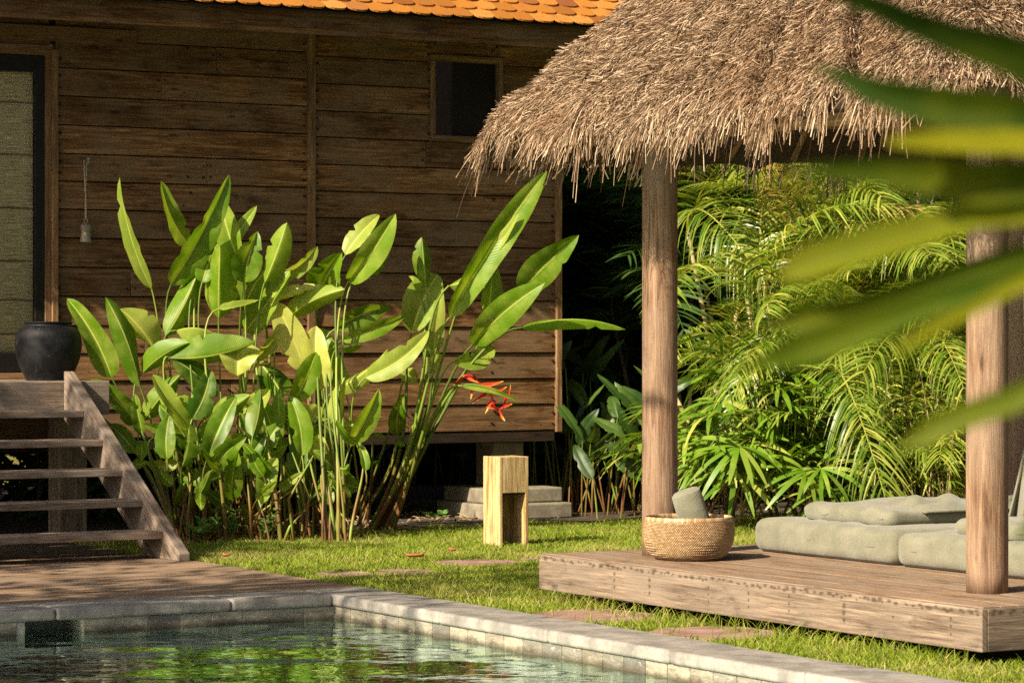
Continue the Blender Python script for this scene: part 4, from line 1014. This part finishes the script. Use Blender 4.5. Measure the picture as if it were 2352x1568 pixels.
# dry stalk litter in the bed
Pq = []; 
for i in range(520):
    x = hr.uniform(430, 1130); y = hr.uniform(1195, 1252) if x < 880 else hr.uniform(1150, 1200); p = on_z(x, y, .01); d = np.array([hr.randn(), hr.randn()*.8, .15*abs(hr.randn())]); d = d/np.linalg.norm(d)*(.03+.14*hr.rand()**2)
    Pq.append([p, p+d*.5+[0,0,.01], p+d])
Pq = np.array(Pq); sdv = np.cross(Pq[:, -1]-Pq[:, 0], [0,-.3,1]); sdv /= np.linalg.norm(sdv, axis=1)[:, None]
V, Fq, UV, R = ribbons(Pq, np.full(Pq.shape[:2], .007), sdv, hr.rand(len(Pq)))
tag(mk('leaf_litter', V, Fq, M['litter'], None, UV, R), 'dry brown leaf litter around the heliconia stems', 'litter', kind='stuff')
# pebbles on the bed
np_ = 1900; px = hr.uniform(780, 1290, np_); py = hr.uniform(1128, 1212, np_); Vp = []; Fp = []
oc = np.array([[1,0,0],[-1,0,0],[0,1,0],[0,-1,0],[0,0,1],[0,0,-1]], float); of = np.array([[0,2,4],[2,1,4],[1,3,4],[3,0,4],[2,0,5],[1,2,5],[3,1,5],[0,3,5]])
Pc = np.array([on_z(x, y, .0) for x, y in zip(px, py)]); sz = .010+.018*hr.rand(np_, 1, 1)
V = (Pc[:, None] + oc[None]*sz*(.6+.6*hr.rand(np_, 6, 3))*np.array([1, 1, .6])).reshape(-1, 3)
Fq = (np.arange(np_)[:, None, None]*6 + of[None]).reshape(-1, 3)
g = N('pebbles'); M['pebble'] = g.done(g.pbr(g.ramp(g.attr(), [(0, (.05,.04,.028)), (.6, (.13,.105,.075)), (1, (.30,.26,.21))]), .8))
tag(mk('pebbles', V, Fq, M['pebble'], None, None, np.repeat(hr.rand(np_), 6)), 'pale pebbles scattered on the bed under the house', 'pebbles', kind='stuff')

# ================================================================== GRASS
def grass(n, seed):
    r = np.random.RandomState(seed)
    x = r.uniform(-60, 2420, n*3); y = HORIZ + 1/ r.uniform(1/850., 1/395., n*3)   # even on the ground
    Y = F*EYE/(y-HORIZ); X = (x-1176)/F*Y
    keep = r.rand(len(Y)) < (Y/28)**1.0
    a = (X-C0[0])*U[0] + (Y-C0[1])*U[1]; b = (X-C0[0])*Wv[0] + (Y-C0[1])*Wv[1]
    keep &= ((a > CW+.0) & (b < 5.55 + .25*np.sin(a*7) + .2*np.sin(a*3.1))) & ~((a < DA1+.01) & (b > 0) & (b < 3.95))
    keep &= ~((a > A0-.02) & (a < A1) & (b > B0) & (b < B1))
    keep &= ~((a < 2.6) & (b > 4.75 + .25*np.sin(a*9)) & (r.rand(len(a)) < .85))
    for (sx, sy, sr) in STN: keep &= ((X-sx)**2 + (Y-sy)**2) > (sr*(.86+.2*r.rand(len(X))))**2
    # thin, worn spots
    worn = .5+.5*np.sin(a*2.1+1)*np.sin(b*1.7+.4)
    keep &= r.rand(len(a)) > .35*worn
    X, Y, a, b = X[keep][:n], Y[keep][:n], a[keep][:n], b[keep][:n]
    m = len(X); P0 = np.c_[X, Y, np.zeros(m)]
    h = .028 + .030*r.rand(m) + .05*(r.rand(m) < .03)*r.rand(m)
    tall = ((b > B0) & (b < B1) & (a > A0-.22) & (a < A0)) & (r.rand(m) < .35); h[tall] += .07*r.rand(tall.sum())
    d = r.randn(m, 2)*.5; k = 3; t = np.linspace(0, 1, k)
    Q = P0[:, None] + np.stack([d[:, :1]*h[:, None]*t**1.6, d[:, 1:]*h[:, None]*t**1.6, h[:, None]*(t-.18*t**2)], -1)
    sd = np.c_[r.randn(m), .5*r.randn(m), np.zeros(m)]; sd /= np.linalg.norm(sd, axis=1)[:, None]
    return ribbons(Q, np.outer(.0026+.0016*r.rand(m), [1, .8, .12]), sd, np.clip(.42+.26*r.randn(m), 0, 1))
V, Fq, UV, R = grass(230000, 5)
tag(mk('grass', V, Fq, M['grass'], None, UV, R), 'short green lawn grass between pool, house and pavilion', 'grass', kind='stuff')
# taller wisps
def wisps(n, seed):
    r = np.random.RandomState(seed); P0 = []
    while len(P0) < n:
        q = r.rand()
        if q < .4: p = on_z(*Z3(r.uniform(-650, 2060), r.uniform(0, 1)), 0); bq = r.uniform(B0, B1); p = site(A0-.06-.16*r.rand(), bq, 0)
        elif q < .7: p = site(CW+.02+.15*r.rand(), r.uniform(-6.5, .3), 0)
        else: p = on_z(r.uniform(460, 1480), r.uniform(1195, 1300), 0)
        a, b = to_site(p)
        if a > CW and not (a < DA1+.02 and 0 < b < 3.95): P0.append(p)
    P0 = np.array(P0); h = .08+.12*r.rand(n); d = r.randn(n, 2)*.55; k = 5; t = np.linspace(0, 1, k)
    Q = P0[:, None] + np.stack([d[:, :1]*h[:, None]*t**1.8, d[:, 1:]*h[:, None]*t**1.8, h[:, None]*(t-.35*t**2.5)], -1)
    sd = np.c_[r.randn(n), .5*r.randn(n), np.zeros(n)]; sd /= np.linalg.norm(sd, axis=1)[:, None]
    return ribbons(Q, np.outer(.002+.0015*r.rand(n), np.linspace(1, .15, k)), sd, np.clip(.5+.3*r.randn(n), 0, 1))
V, Fq, UV, R = wisps(900, 6)
tag(mk('grass_wisps', V, Fq, M['grass'], None, UV, R), 'long loose grass blades along the platform and pool edge', 'grass', kind='stuff')

# ================================================================== JUNGLE
jr = np.random.RandomState(33)
def frond_template(L, npair, lw, ll, arch, droop, seed, vang=.5):
    r = np.random.RandomState(seed); t = np.linspace(0, 1, 40)
    sp = np.stack([L*(.25*t+.62*t**1.5), 0*t, L*(.86*t - arch*t**2.1)], -1)
    T = np.gradient(sp, axis=0); T /= np.linalg.norm(T, axis=1)[:, None]
    tp = np.linspace(.16, .995, npair); Ps, Ds = [], []; LL = []; side = []
    for sd in (-1, 1):
        for q in tp + .008*r.randn(npair):
            q = min(max(q, .1), 1); i = q*39; i0 = min(int(i), 38); f = i-i0
            p = sp[i0]*(1-f)+sp[i0+1]*f; tg = T[i0]*(1-f)+T[i0+1]*f
            up = np.cross(tg, [0, 1, 0]); up = -up if up[2] < 0 else up
            fw = .35+.9*q**2
            d = np.array([0, sd, 0])*1.0 + tg*fw + up*vang*(1-.5*q) + .07*r.randn(3); d /= np.linalg.norm(d)
            l = ll*(.45+.55*math.sin(math.pi*min(1, q*.9+.08))**.8)*(.9+.2*r.rand())
            Ps.append(p); Ds.append(d); LL.append(l); side.append(np.cross(d, up + .3*r.randn(3)))
    Ps, Ds, LL, side = map(np.array, (Ps, Ds, LL, side)); side /= np.linalg.norm(side, axis=1)[:, None]
    k = 5; tt = np.linspace(0, 1, k); dr = droop*(.6+.8*r.rand(len(Ps)))
    Q = Ps[:, None] + Ds[:, None]*(LL[:, None]*tt[None])[..., None]; Q[..., 2] -= dr[:, None]*LL[:, None]*tt[None]**2
    HW = lw*np.outer(.85+.3*r.rand(len(Ps)), [.45, 1, .95, .65, .05])
    V, Fq, UV, R = ribbons(Q, HW, side, np.clip(.45+.25*r.randn(len(Ps)), 0, 1))
    # rachis as a flat tapering ribbon cross
    rq = sp[None]; hw = np.linspace(.012, .003, 40)[None]
    V2, F2, U2, R2 = ribbons(np.concatenate([rq, rq]), np.concatenate([hw, hw]), np.array([[0, 1, 0], [.5, 0, .8]]), np.array([.9, .9]))
    V, Fq, UV, R = join([(V, Fq, UV, R), (V2, F2, U2, R2)])
    return V, Fq, UV, R
def tmpl_mesh(name, data, mat):
    o = mk(name, data[0], data[1], mat, None, data[2], data[3], local=True); me = o.data; bpy.data.objects.remove(o); return me
FR = [tmpl_mesh('frond_mesh', frond_template(1.55+.2*i, 42+3*i, .0095, .50, .42+.16*i, .35+.12*i, 40+i), M['palm']) for i in range(5)]
M['palm_dry'] = leaf_mat('drying_leaflet', (.30,.22,.05), (.46,.32,.09), (.60,.48,.20), .3, .5, 0)
FRY = [tmpl_mesh('frond_mesh', frond_template(1.5, 40, .008, .45, .5, .6, 55), M['palm_dry'])]
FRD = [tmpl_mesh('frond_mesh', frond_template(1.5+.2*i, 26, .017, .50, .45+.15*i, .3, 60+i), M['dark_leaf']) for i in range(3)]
def fan_template(seed, nf, L, wdt, mat):
    r = np.random.RandomState(seed); pet = .42
    ang = np.linspace(-1.75, 1.75, nf) + .05*r.randn(nf)
    hub = np.array([pet*.75, 0, pet*.55])
    fwd = np.array([.85, 0, .15]); fwd /= np.linalg.norm(fwd); lat = np.array([0, 1, 0]); up = np.cross(fwd, lat)*-1
    up = up if up[2] > 0 else -up
    D = np.cos(ang)[:, None]*fwd + np.sin(ang)[:, None]*lat + up*(.15+.12*r.randn(nf))[:, None]; D /= np.linalg.norm(D, axis=1)[:, None]
    l = L*(.8+.25*np.cos(ang*.6))*(.9+.2*r.rand(nf)); k = 6; tt = np.linspace(0, 1, k)
    Q = hub + D[:, None]*(l[:, None]*tt[None])[..., None]; Q[..., 2] -= (.25+.3*r.rand(nf))[:, None]*l[:, None]*tt[None]**2.2
    sd = np.cross(D, up[None] + .25*r.randn(nf, 3)); sd /= np.linalg.norm(sd, axis=1)[:, None]
    HW = wdt*np.outer(.85+.3*r.rand(nf), [.2, .8, 1, 1, .8, .25])
    A = ribbons(Q, HW, sd, np.clip(.45+.22*r.randn(nf), 0, 1))
    pq = bez([[0,0,0], [pet*.3,0,pet*.45], hub], 6)[None]
    B = ribbons(np.concatenate([pq, pq]), np.full((2, 6), .005), np.array([[0,1,0],[.6,0,-.8]]), np.array([.8,.8]))
    return join([A, B])
FN = [tmpl_mesh('fan_mesh', fan_template(70+i, 9+i, .42+.03*i, .021, None), M['fan']) for i in range(4)]
def put(name, me, parent, p, yaw, pitch=0, roll=0, sc=1.0):
    o = bpy.data.objects.new(name, me); COL.objects.link(o); o.parent = parent
    o.matrix_local = Matrix.Translation(Vector(np.asarray(p) - np.array(parent.location))) @ Matrix.Rotation(yaw, 4, 'Z') @ Matrix.Rotation(pitch, 4, 'Y') @ Matrix.Rotation(roll, 4, 'X') @ Matrix.Scale(sc, 4)
    return o
def palm(x, hy, Y, lab, nf=12, meshes=FR, ncane=3, sc=1.0, spread=.35, group='feathery palms behind the pavilion', toward=None):
    hubz = EYE - (hy-HORIZ)/F*Y; X = (x-1176)/F*Y
    t = thing('palm', lab, 'palm', (X, Y, 0), group)
    hubs = []
    for c in range(ncane):
        h = max(.35, hubz - (.0 if c == 0 else .25+.5*jr.rand())); q = np.array([X+spread*jr.randn()*(c > 0), Y+spread*jr.randn()*(c > 0), h]); hubs.append(q)
        mb = MB(); mb.tube([[X+.08*jr.randn(), Y+.08*jr.randn(), 0], [(X+q[0])/2+.03*jr.randn(), (Y+q[1])/2, h*.5], q], [.026, .022, .018], 9); mb.build('cane', M['cane'] if meshes is not FRD else M['bark'], t, True)
    for i in range(nf):
        q = hubs[i % ncane]
        yaw = i*2.399 + .4*jr.randn()
        if toward is not None and jr.rand() < .55: yaw = toward + .8*jr.randn()
        if meshes is not FRD and screen(q + np.array([math.cos(yaw), math.sin(yaw), 0])*1.8*sc)[0] < 1540: yaw = math.pi - yaw
        put('frond', meshes[jr.randint(len(meshes))], t, q - [0,0,.04], yaw, jr.uniform(-.5, .4), .25*jr.randn(), sc*(.8+.35*jr.rand()))
    return t
TV = -math.pi/2    # toward the camera
palm(1985, 470, 27.2, 'tall feathery palm with a ringed pale stem, upper middle of the hedge', 14, toward=TV)
palm(1835, 560, 26.8, 'feathery palm with drying yellow fronds right of the left post', 14, toward=TV-.6, meshes=FR[:3]+FRY)
palm(1720, 470, 28.4, 'high palm behind the drying one, just under the thatch', 12, toward=TV-.3)
palm(1690, 720, 27.0, 'feathery palm low beside the left front post', 13, toward=TV-.5, sc=.85)
palm(1900, 760, 26.4, 'sunlit feathery palm in the centre of the hedge', 15, toward=TV, sc=.9)
palm(2080, 760, 26.6, 'yellow-green arching palm right of the hedge centre', 15, toward=TV+.2, sc=.95)
palm(2200, 600, 27.4, 'feathery palm partly hidden behind the right front post', 13, toward=TV-.4)
palm(2040, 960, 25.7, 'low bushy palm with fronds drooping to the mattress', 13, toward=TV, sc=.72)
palm(2150, 900, 26.0, 'low palm left of the right front post, fine leaflets', 13, toward=TV-.2, sc=.75)
palm(2345, 640, 27.0, 'palm at the right edge behind the hanging cloth', 12, toward=TV)
palm(2300, 930, 26.2, 'low palm at the foot of the hedge right of the right front post', 11, toward=TV, sc=.8)
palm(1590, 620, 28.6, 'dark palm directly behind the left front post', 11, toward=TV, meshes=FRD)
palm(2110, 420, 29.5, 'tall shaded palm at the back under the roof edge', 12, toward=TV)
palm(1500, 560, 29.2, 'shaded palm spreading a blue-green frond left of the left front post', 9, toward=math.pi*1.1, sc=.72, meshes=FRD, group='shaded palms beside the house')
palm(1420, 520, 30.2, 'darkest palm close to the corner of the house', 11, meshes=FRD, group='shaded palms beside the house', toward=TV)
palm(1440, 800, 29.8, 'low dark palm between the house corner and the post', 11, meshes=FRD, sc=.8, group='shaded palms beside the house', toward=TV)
def rhapis(x, Y, hts, lab, n=16, sc=1.0):
    X = (x-1176)/F*Y; t = thing('fan_palm', lab, 'palm', (X, Y, 0), 'lady palms at the front of the hedge'); mbs = []
    for c in range(5):
        h = hts*(.55+.5*jr.rand()); q = np.array([X+.22*jr.randn(), Y+.16*jr.randn(), h])
        mb = MB(); mb.tube([[X+.15*jr.randn(), Y+.1*jr.randn(), 0], q*[1,1,.5]+[0,0,0], q], .011, 7); mb.build('cane', M['cane'], t, True)
        for i in range(n//5+1):
            yaw = TV + 1.25*jr.randn(); put('fan_leaf', FN[jr.randint(4)], t, q - [0,0,(i % 4)*.13*h/1.2], yaw, jr.uniform(-.2, .75), .3*jr.randn(), sc*(.8+.35*jr.rand()))
    return t
rhapis(1640, 26.2, 1.25, 'lady palm beside the basket, split fan leaves', 18)
rhapis(1730, 25.6, 1.05, 'lady palm with long drooping fingers left of the mattress end', 20)
rhapis(1800, 25.9, 1.55, 'tallest lady palm, bright star-shaped fans behind the mattress end', 22, 1.05)
rhapis(1880, 25.3, .85, 'low lady palm with glossy fans right behind the long cushion', 20)
rhapis(1960, 25.9, .95, 'lady palm between the glossy one and the fine bamboo', 14, .9)
# fine bamboo clump
def bamboo(x, Y, lab, n=26, h=1.5):
    X = (x-1176)/F*Y; t = thing('bamboo', lab, 'bamboo', (X, Y, 0), 'thin bamboo clumps'); 
    mb = MB(); leafs = []
    for i in range(n):
        b_ = np.array([X+.25*jr.randn(), Y+.15*jr.randn(), 0]); tp = b_ + [.2*jr.randn(), .15*jr.randn(), h*(.6+.5*jr.rand())]; st = bez([b_, b_*.4+tp*.6, tp], 12); mb.tube(st, np.linspace(.007, .003, 12), 5)
        for q in range(4, 12):
            for _ in range(4): d = np.array([jr.randn(), jr.randn()-.3, .1+.3*jr.randn()]); leafs.append((st[q], d/np.linalg.norm(d)*(.12+.10*jr.rand())))
    mb.build('canes', M['cane'], t, True)
    Pq = np.array([[p, p+d*.4+[0,0,.01], p+d*.75-[0,0,.01], p+d-[0,0,.04]] for p, d in leafs]); sd = np.cross([d for _, d in leafs], np.array([0,0,1])+.5*jr.randn(len(leafs), 3)); sd /= np.linalg.norm(sd, axis=1)[:, None]
    V, Fq, UV, R = ribbons(Pq, np.tile([.003, .011, .008, .001], (len(leafs), 1)), sd, np.clip(.6+.25*jr.randn(len(leafs)), 0, 1)); mk('foliage', V, Fq, M['palm'], t, UV, R)
bamboo(2150, 25.0, 'thin yellow-stemmed bamboo clump behind the long cushion', 26, 1.35)
bamboo(2090, 25.4, 'shorter bamboo clump left of the yellow-stemmed one', 18, 1.0)
bamboo(2220, 25.2, 'bamboo clump hidden partly by the right front post', 22, 1.5)
# broad dark understory plants
def broad(x, Y, lab, n=9, h=1.0, L=.5, mat='dark_leaf', group='dark broad-leaved plants beside the house'):
    X = (x-1176)/F*Y; t = thing('ginger_plant', lab, 'plant', (X, Y, 0), group)
    for i in range(n):
        g0 = np.array([X+.25*jr.randn(), Y+.2*jr.randn(), 0]); b_ = g0 + [.12*jr.randn(), .1*jr.randn(), h*(.35+.7*jr.rand())]
        an = jr.uniform(0, 2*math.pi); tp = b_ + np.array([math.cos(an)*.75, math.sin(an)*.4, .25+.5*jr.rand()])*L
        leaf_mesh('leaf', b_, tp, L*.24, 40*jr.randn(), 20, .05*jr.randn(), .3, jr.rand(), M[mat], t, jr)
        mb = MB(); mb.tube(bez([b_, g0*.5+b_*.5+[0,0,.1], g0], 8), [.005]*4+[.008]*4, 6, cap=False); mb.build('stem', M['stem'], t, True)
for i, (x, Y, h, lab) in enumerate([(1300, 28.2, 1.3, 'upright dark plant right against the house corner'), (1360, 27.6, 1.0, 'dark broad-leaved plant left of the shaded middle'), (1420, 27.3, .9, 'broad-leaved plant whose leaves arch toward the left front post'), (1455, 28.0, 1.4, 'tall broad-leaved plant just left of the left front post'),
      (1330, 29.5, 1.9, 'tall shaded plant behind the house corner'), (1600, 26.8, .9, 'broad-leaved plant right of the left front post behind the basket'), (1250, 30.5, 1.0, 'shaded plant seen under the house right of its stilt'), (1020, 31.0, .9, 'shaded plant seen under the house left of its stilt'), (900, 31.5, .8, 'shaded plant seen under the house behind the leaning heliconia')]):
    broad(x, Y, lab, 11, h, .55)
# far dense foliage: one mass
def mass(n, x0, x1, Y0, Y1, z0, z1, sz, seed):
    r = np.random.RandomState(seed); Y = r.uniform(Y0, Y1, n); x = r.uniform(x0, x1, n); X = (x-1176)/F*Y; z = r.uniform(z0, z1, n)
    # clumping
    ok = (np.sin(X*1.9+z*1.3)+np.sin(X*3.1-z*2.2+1)+np.sin(z*3.3+Y*2)) > -1.4
    X, Y, z = X[ok], Y[ok], z[ok]; m = len(X); P0 = np.c_[X, Y, z]
    d = r.randn(m, 3)*[1, .8, .6]; d /= np.linalg.norm(d, axis=1)[:, None]; L = sz*(.5+r.rand(m)); k = 4; t = np.linspace(0, 1, k)
    Q = P0[:, None] + d[:, None]*(L[:, None]*t[None])[..., None]; Q[..., 2] -= .3*L[:, None]*t[None]**2
    sd = np.cross(d, r.randn(m, 3)); sd /= np.linalg.norm(sd, axis=1)[:, None]
    return ribbons(Q, np.outer(L*.11, [.2, 1, .8, .05]), sd, r.rand(m))
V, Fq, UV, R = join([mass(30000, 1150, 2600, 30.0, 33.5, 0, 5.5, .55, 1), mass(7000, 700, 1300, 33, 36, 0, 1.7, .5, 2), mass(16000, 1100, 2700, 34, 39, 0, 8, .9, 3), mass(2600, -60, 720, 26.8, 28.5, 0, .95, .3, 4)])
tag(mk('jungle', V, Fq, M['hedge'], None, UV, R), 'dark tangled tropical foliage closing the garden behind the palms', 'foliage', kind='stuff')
# added near-black backdrop that keeps the gaps in the foliage dark
mb = MB(); mb.hexa([(-30,41,0),(40,41,0),(40,41.4,0),(-30,41.4,0),(-30,41,3.0),(40,41,3.0),(40,41.4,3.0),(-30,41.4,3.0)], 0, r=.2)
tag(mb.build('dark_backdrop', M['dark_void']), 'added dark backdrop wall behind the tropical foliage', 'wall')

# ------------------------------------------------------------------ trees outside the frame that shade the left side
def tree(x, y, crown, rad, nl, lab, seed, sz=.16, gap=.0):
    r = np.random.RandomState(seed); c = np.asarray(crown, float); t = thing('shade_tree', lab, 'tree', (x, y, 0), 'shade trees by the pool')
    mb = MB(); top_ = c + [0, 0, .3]; mb.tube(bez([[x, y, 0], [x, y, c[2]*.5], top_], 14), np.linspace(.14, .05, 14), 12)
    for i in range(9):
        d = r.randn(3); d[2] = abs(d[2])*.5; d /= np.linalg.norm(d); s0 = np.array([x, y, c[2]*(.55+.4*r.rand())]); s0[:2] += (c[:2]-[x, y])*.5; mb.tube(bez([s0, s0*.5+(c+d*rad*.8)*.5+[0,0,.2], c+d*rad*np.array(.85)], 8), np.linspace(.05, .012, 8), 7)
    mb.build('trunk', M['bark'], t, True)
    cl = r.randn(26, 3); cl /= np.linalg.norm(cl, axis=1)[:, None]; cl = c + cl*rad*(.3+.65*r.rand(26, 1))*[1, 1, .75]
    P0 = cl[r.randint(26, size=nl)] + r.randn(nl, 3)*rad*.17
    d = r.randn(nl, 3); d[:, 2] -= .4; d /= np.linalg.norm(d, axis=1)[:, None]; L = sz*(.6+.7*r.rand(nl)); tt = np.linspace(0, 1, 4)
    Q = P0[:, None] + d[:, None]*(L[:, None]*tt[None])[..., None]; sd = np.cross(d, r.randn(nl, 3)); sd /= np.linalg.norm(sd, axis=1)[:, None]
    V, Fq, UV, R = ribbons(Q, np.outer(L*.22, [.2, 1, .8, .05]), sd, r.rand(nl)); mk('crown', V, Fq, M['hedge'], t, UV, R)
def up(p, t): return np.array(p) - np.array(LDIR)*t
tree(-9.6, 16.4, up((-3.75, 21.9, .7), 9.5), 1.75, 2300, 'leafy shade tree left of the pool, outside the picture', 91)
tree(-9.5, 11.5, up((-2.4, 18.3, 0), 11.0), 2.3, 1500, 'thin-leaved shade tree further left of the pool, outside the picture', 92, .2)

tree(-9.2, 13.6, up((.6, 20.6, 0), 10.8), 1.9, 420, 'sparse shade tree between the two others, outside the picture', 93, .2)

# ================================================================== FOREGROUND FAN PALM (out of focus)
FY = 2.5
fp = thing('fan_palm', 'large out-of-focus palm leaf hanging in from the right edge, close to the camera', 'palm', (.95, FY+.1, 0))
hub = img(2950, 430, FY)
FL_ = [([(1900,-15,10),(2000,15,28),(2090,55,33),(2200,95,41),(2352,145,50),(2600,260,40)], .12, 5), ([(1863,152,4),(1940,178,17),(2018,212,33),(2194,250,50),(2352,268,46),(2600,330,36)], .18, -8),
       ([(2036,330,8),(2090,333,20),(2150,335,25),(2250,338,28),(2352,341,32),(2600,380,30)], 1.0, 40), ([(1800,388,5),(1900,390,18),(2018,393,29),(2229,418,50),(2352,418,46),(2600,425,36)], .25, -5),
       ([(1796,642,8),(1842,618,36),(1983,573,40),(2110,540,36),(2229,503,33),(2352,490,32),(2600,460,28)], .72, 25), ([(1765,752,5),(1842,728,30),(1983,705,32),(2229,620,31),(2352,585,30),(2600,505,26)], .42, -15),
       ([(1694,850,3),(1770,825,22),(1842,806,38),(1983,758,36),(2123,706,27),(2352,632,24),(2600,545,22)], .5, 12), ([(2053,815,5),(2123,768,16),(2229,715,17),(2352,655,16),(2600,560,15)], .9, 35),
       ([(2066,1032,5),(2130,1000,26),(2194,968,30),(2280,937,30),(2352,910,29),(2600,760,26)], .62, 20), ([(2330,1240,6),(2450,1130,26),(2600,960,26)], .5, 10), ([(2300,-350,8),(2420,-150,30),(2650,110,36)], .3, 0)]
for i, (pts, tone, roll) in enumerate(FL_):
    r = np.random.RandomState(200+i); dy = .16*r.randn()*.6
    A_ = spline([(x, y, w_) for x, y, w_ in pts] + [(2950, 430, 8)], 34)
    q = np.linspace(0, 1, 34); Yd = FY + dy*(1-q)
    P = np.array([img(x, y, yy) for (x, y, _), yy in zip(A_, Yd)]); hw = np.maximum(A_[:, 2], 2)/F*Yd
    ax = np.gradient(P, axis=0); ax /= np.linalg.norm(ax, axis=1)[:, None]; S_ = np.cross(ax, [0,-1,0]); S_ /= np.linalg.norm(S_, axis=1)[:, None]; Nn = np.cross(S_, ax)
    rl = math.radians(roll); S2 = S_*math.cos(rl)+Nn*math.sin(rl); N2 = Nn*math.cos(rl)-S_*math.sin(rl); hw = hw/math.cos(rl)
    cs = np.array([-1, -.5, 0, .5, 1]); V = P[:, None] + S2[:, None]*(hw[:, None]*cs[None])[..., None] + N2[:, None]*(hw[:, None]*.5*np.abs(cs)[None])[..., None]
    UV = np.stack(np.meshgrid(q, (cs+1)/2, indexing='ij')[::-1], -1).reshape(-1, 2)
    mk('leaflet', V.reshape(-1, 3), grid_faces(34, 5), M['front_leaf'], fp, UV, np.full(34*5, tone), True)
mb = MB(); mb.tube(bez([hub, hub+[.25, .05, -.2], [.98, FY+.1, .9], [.95, FY+.1, 0]], 20), np.linspace(.008, .02, 20), 10); mb.build('petiole', M['petiole'], fp, True)
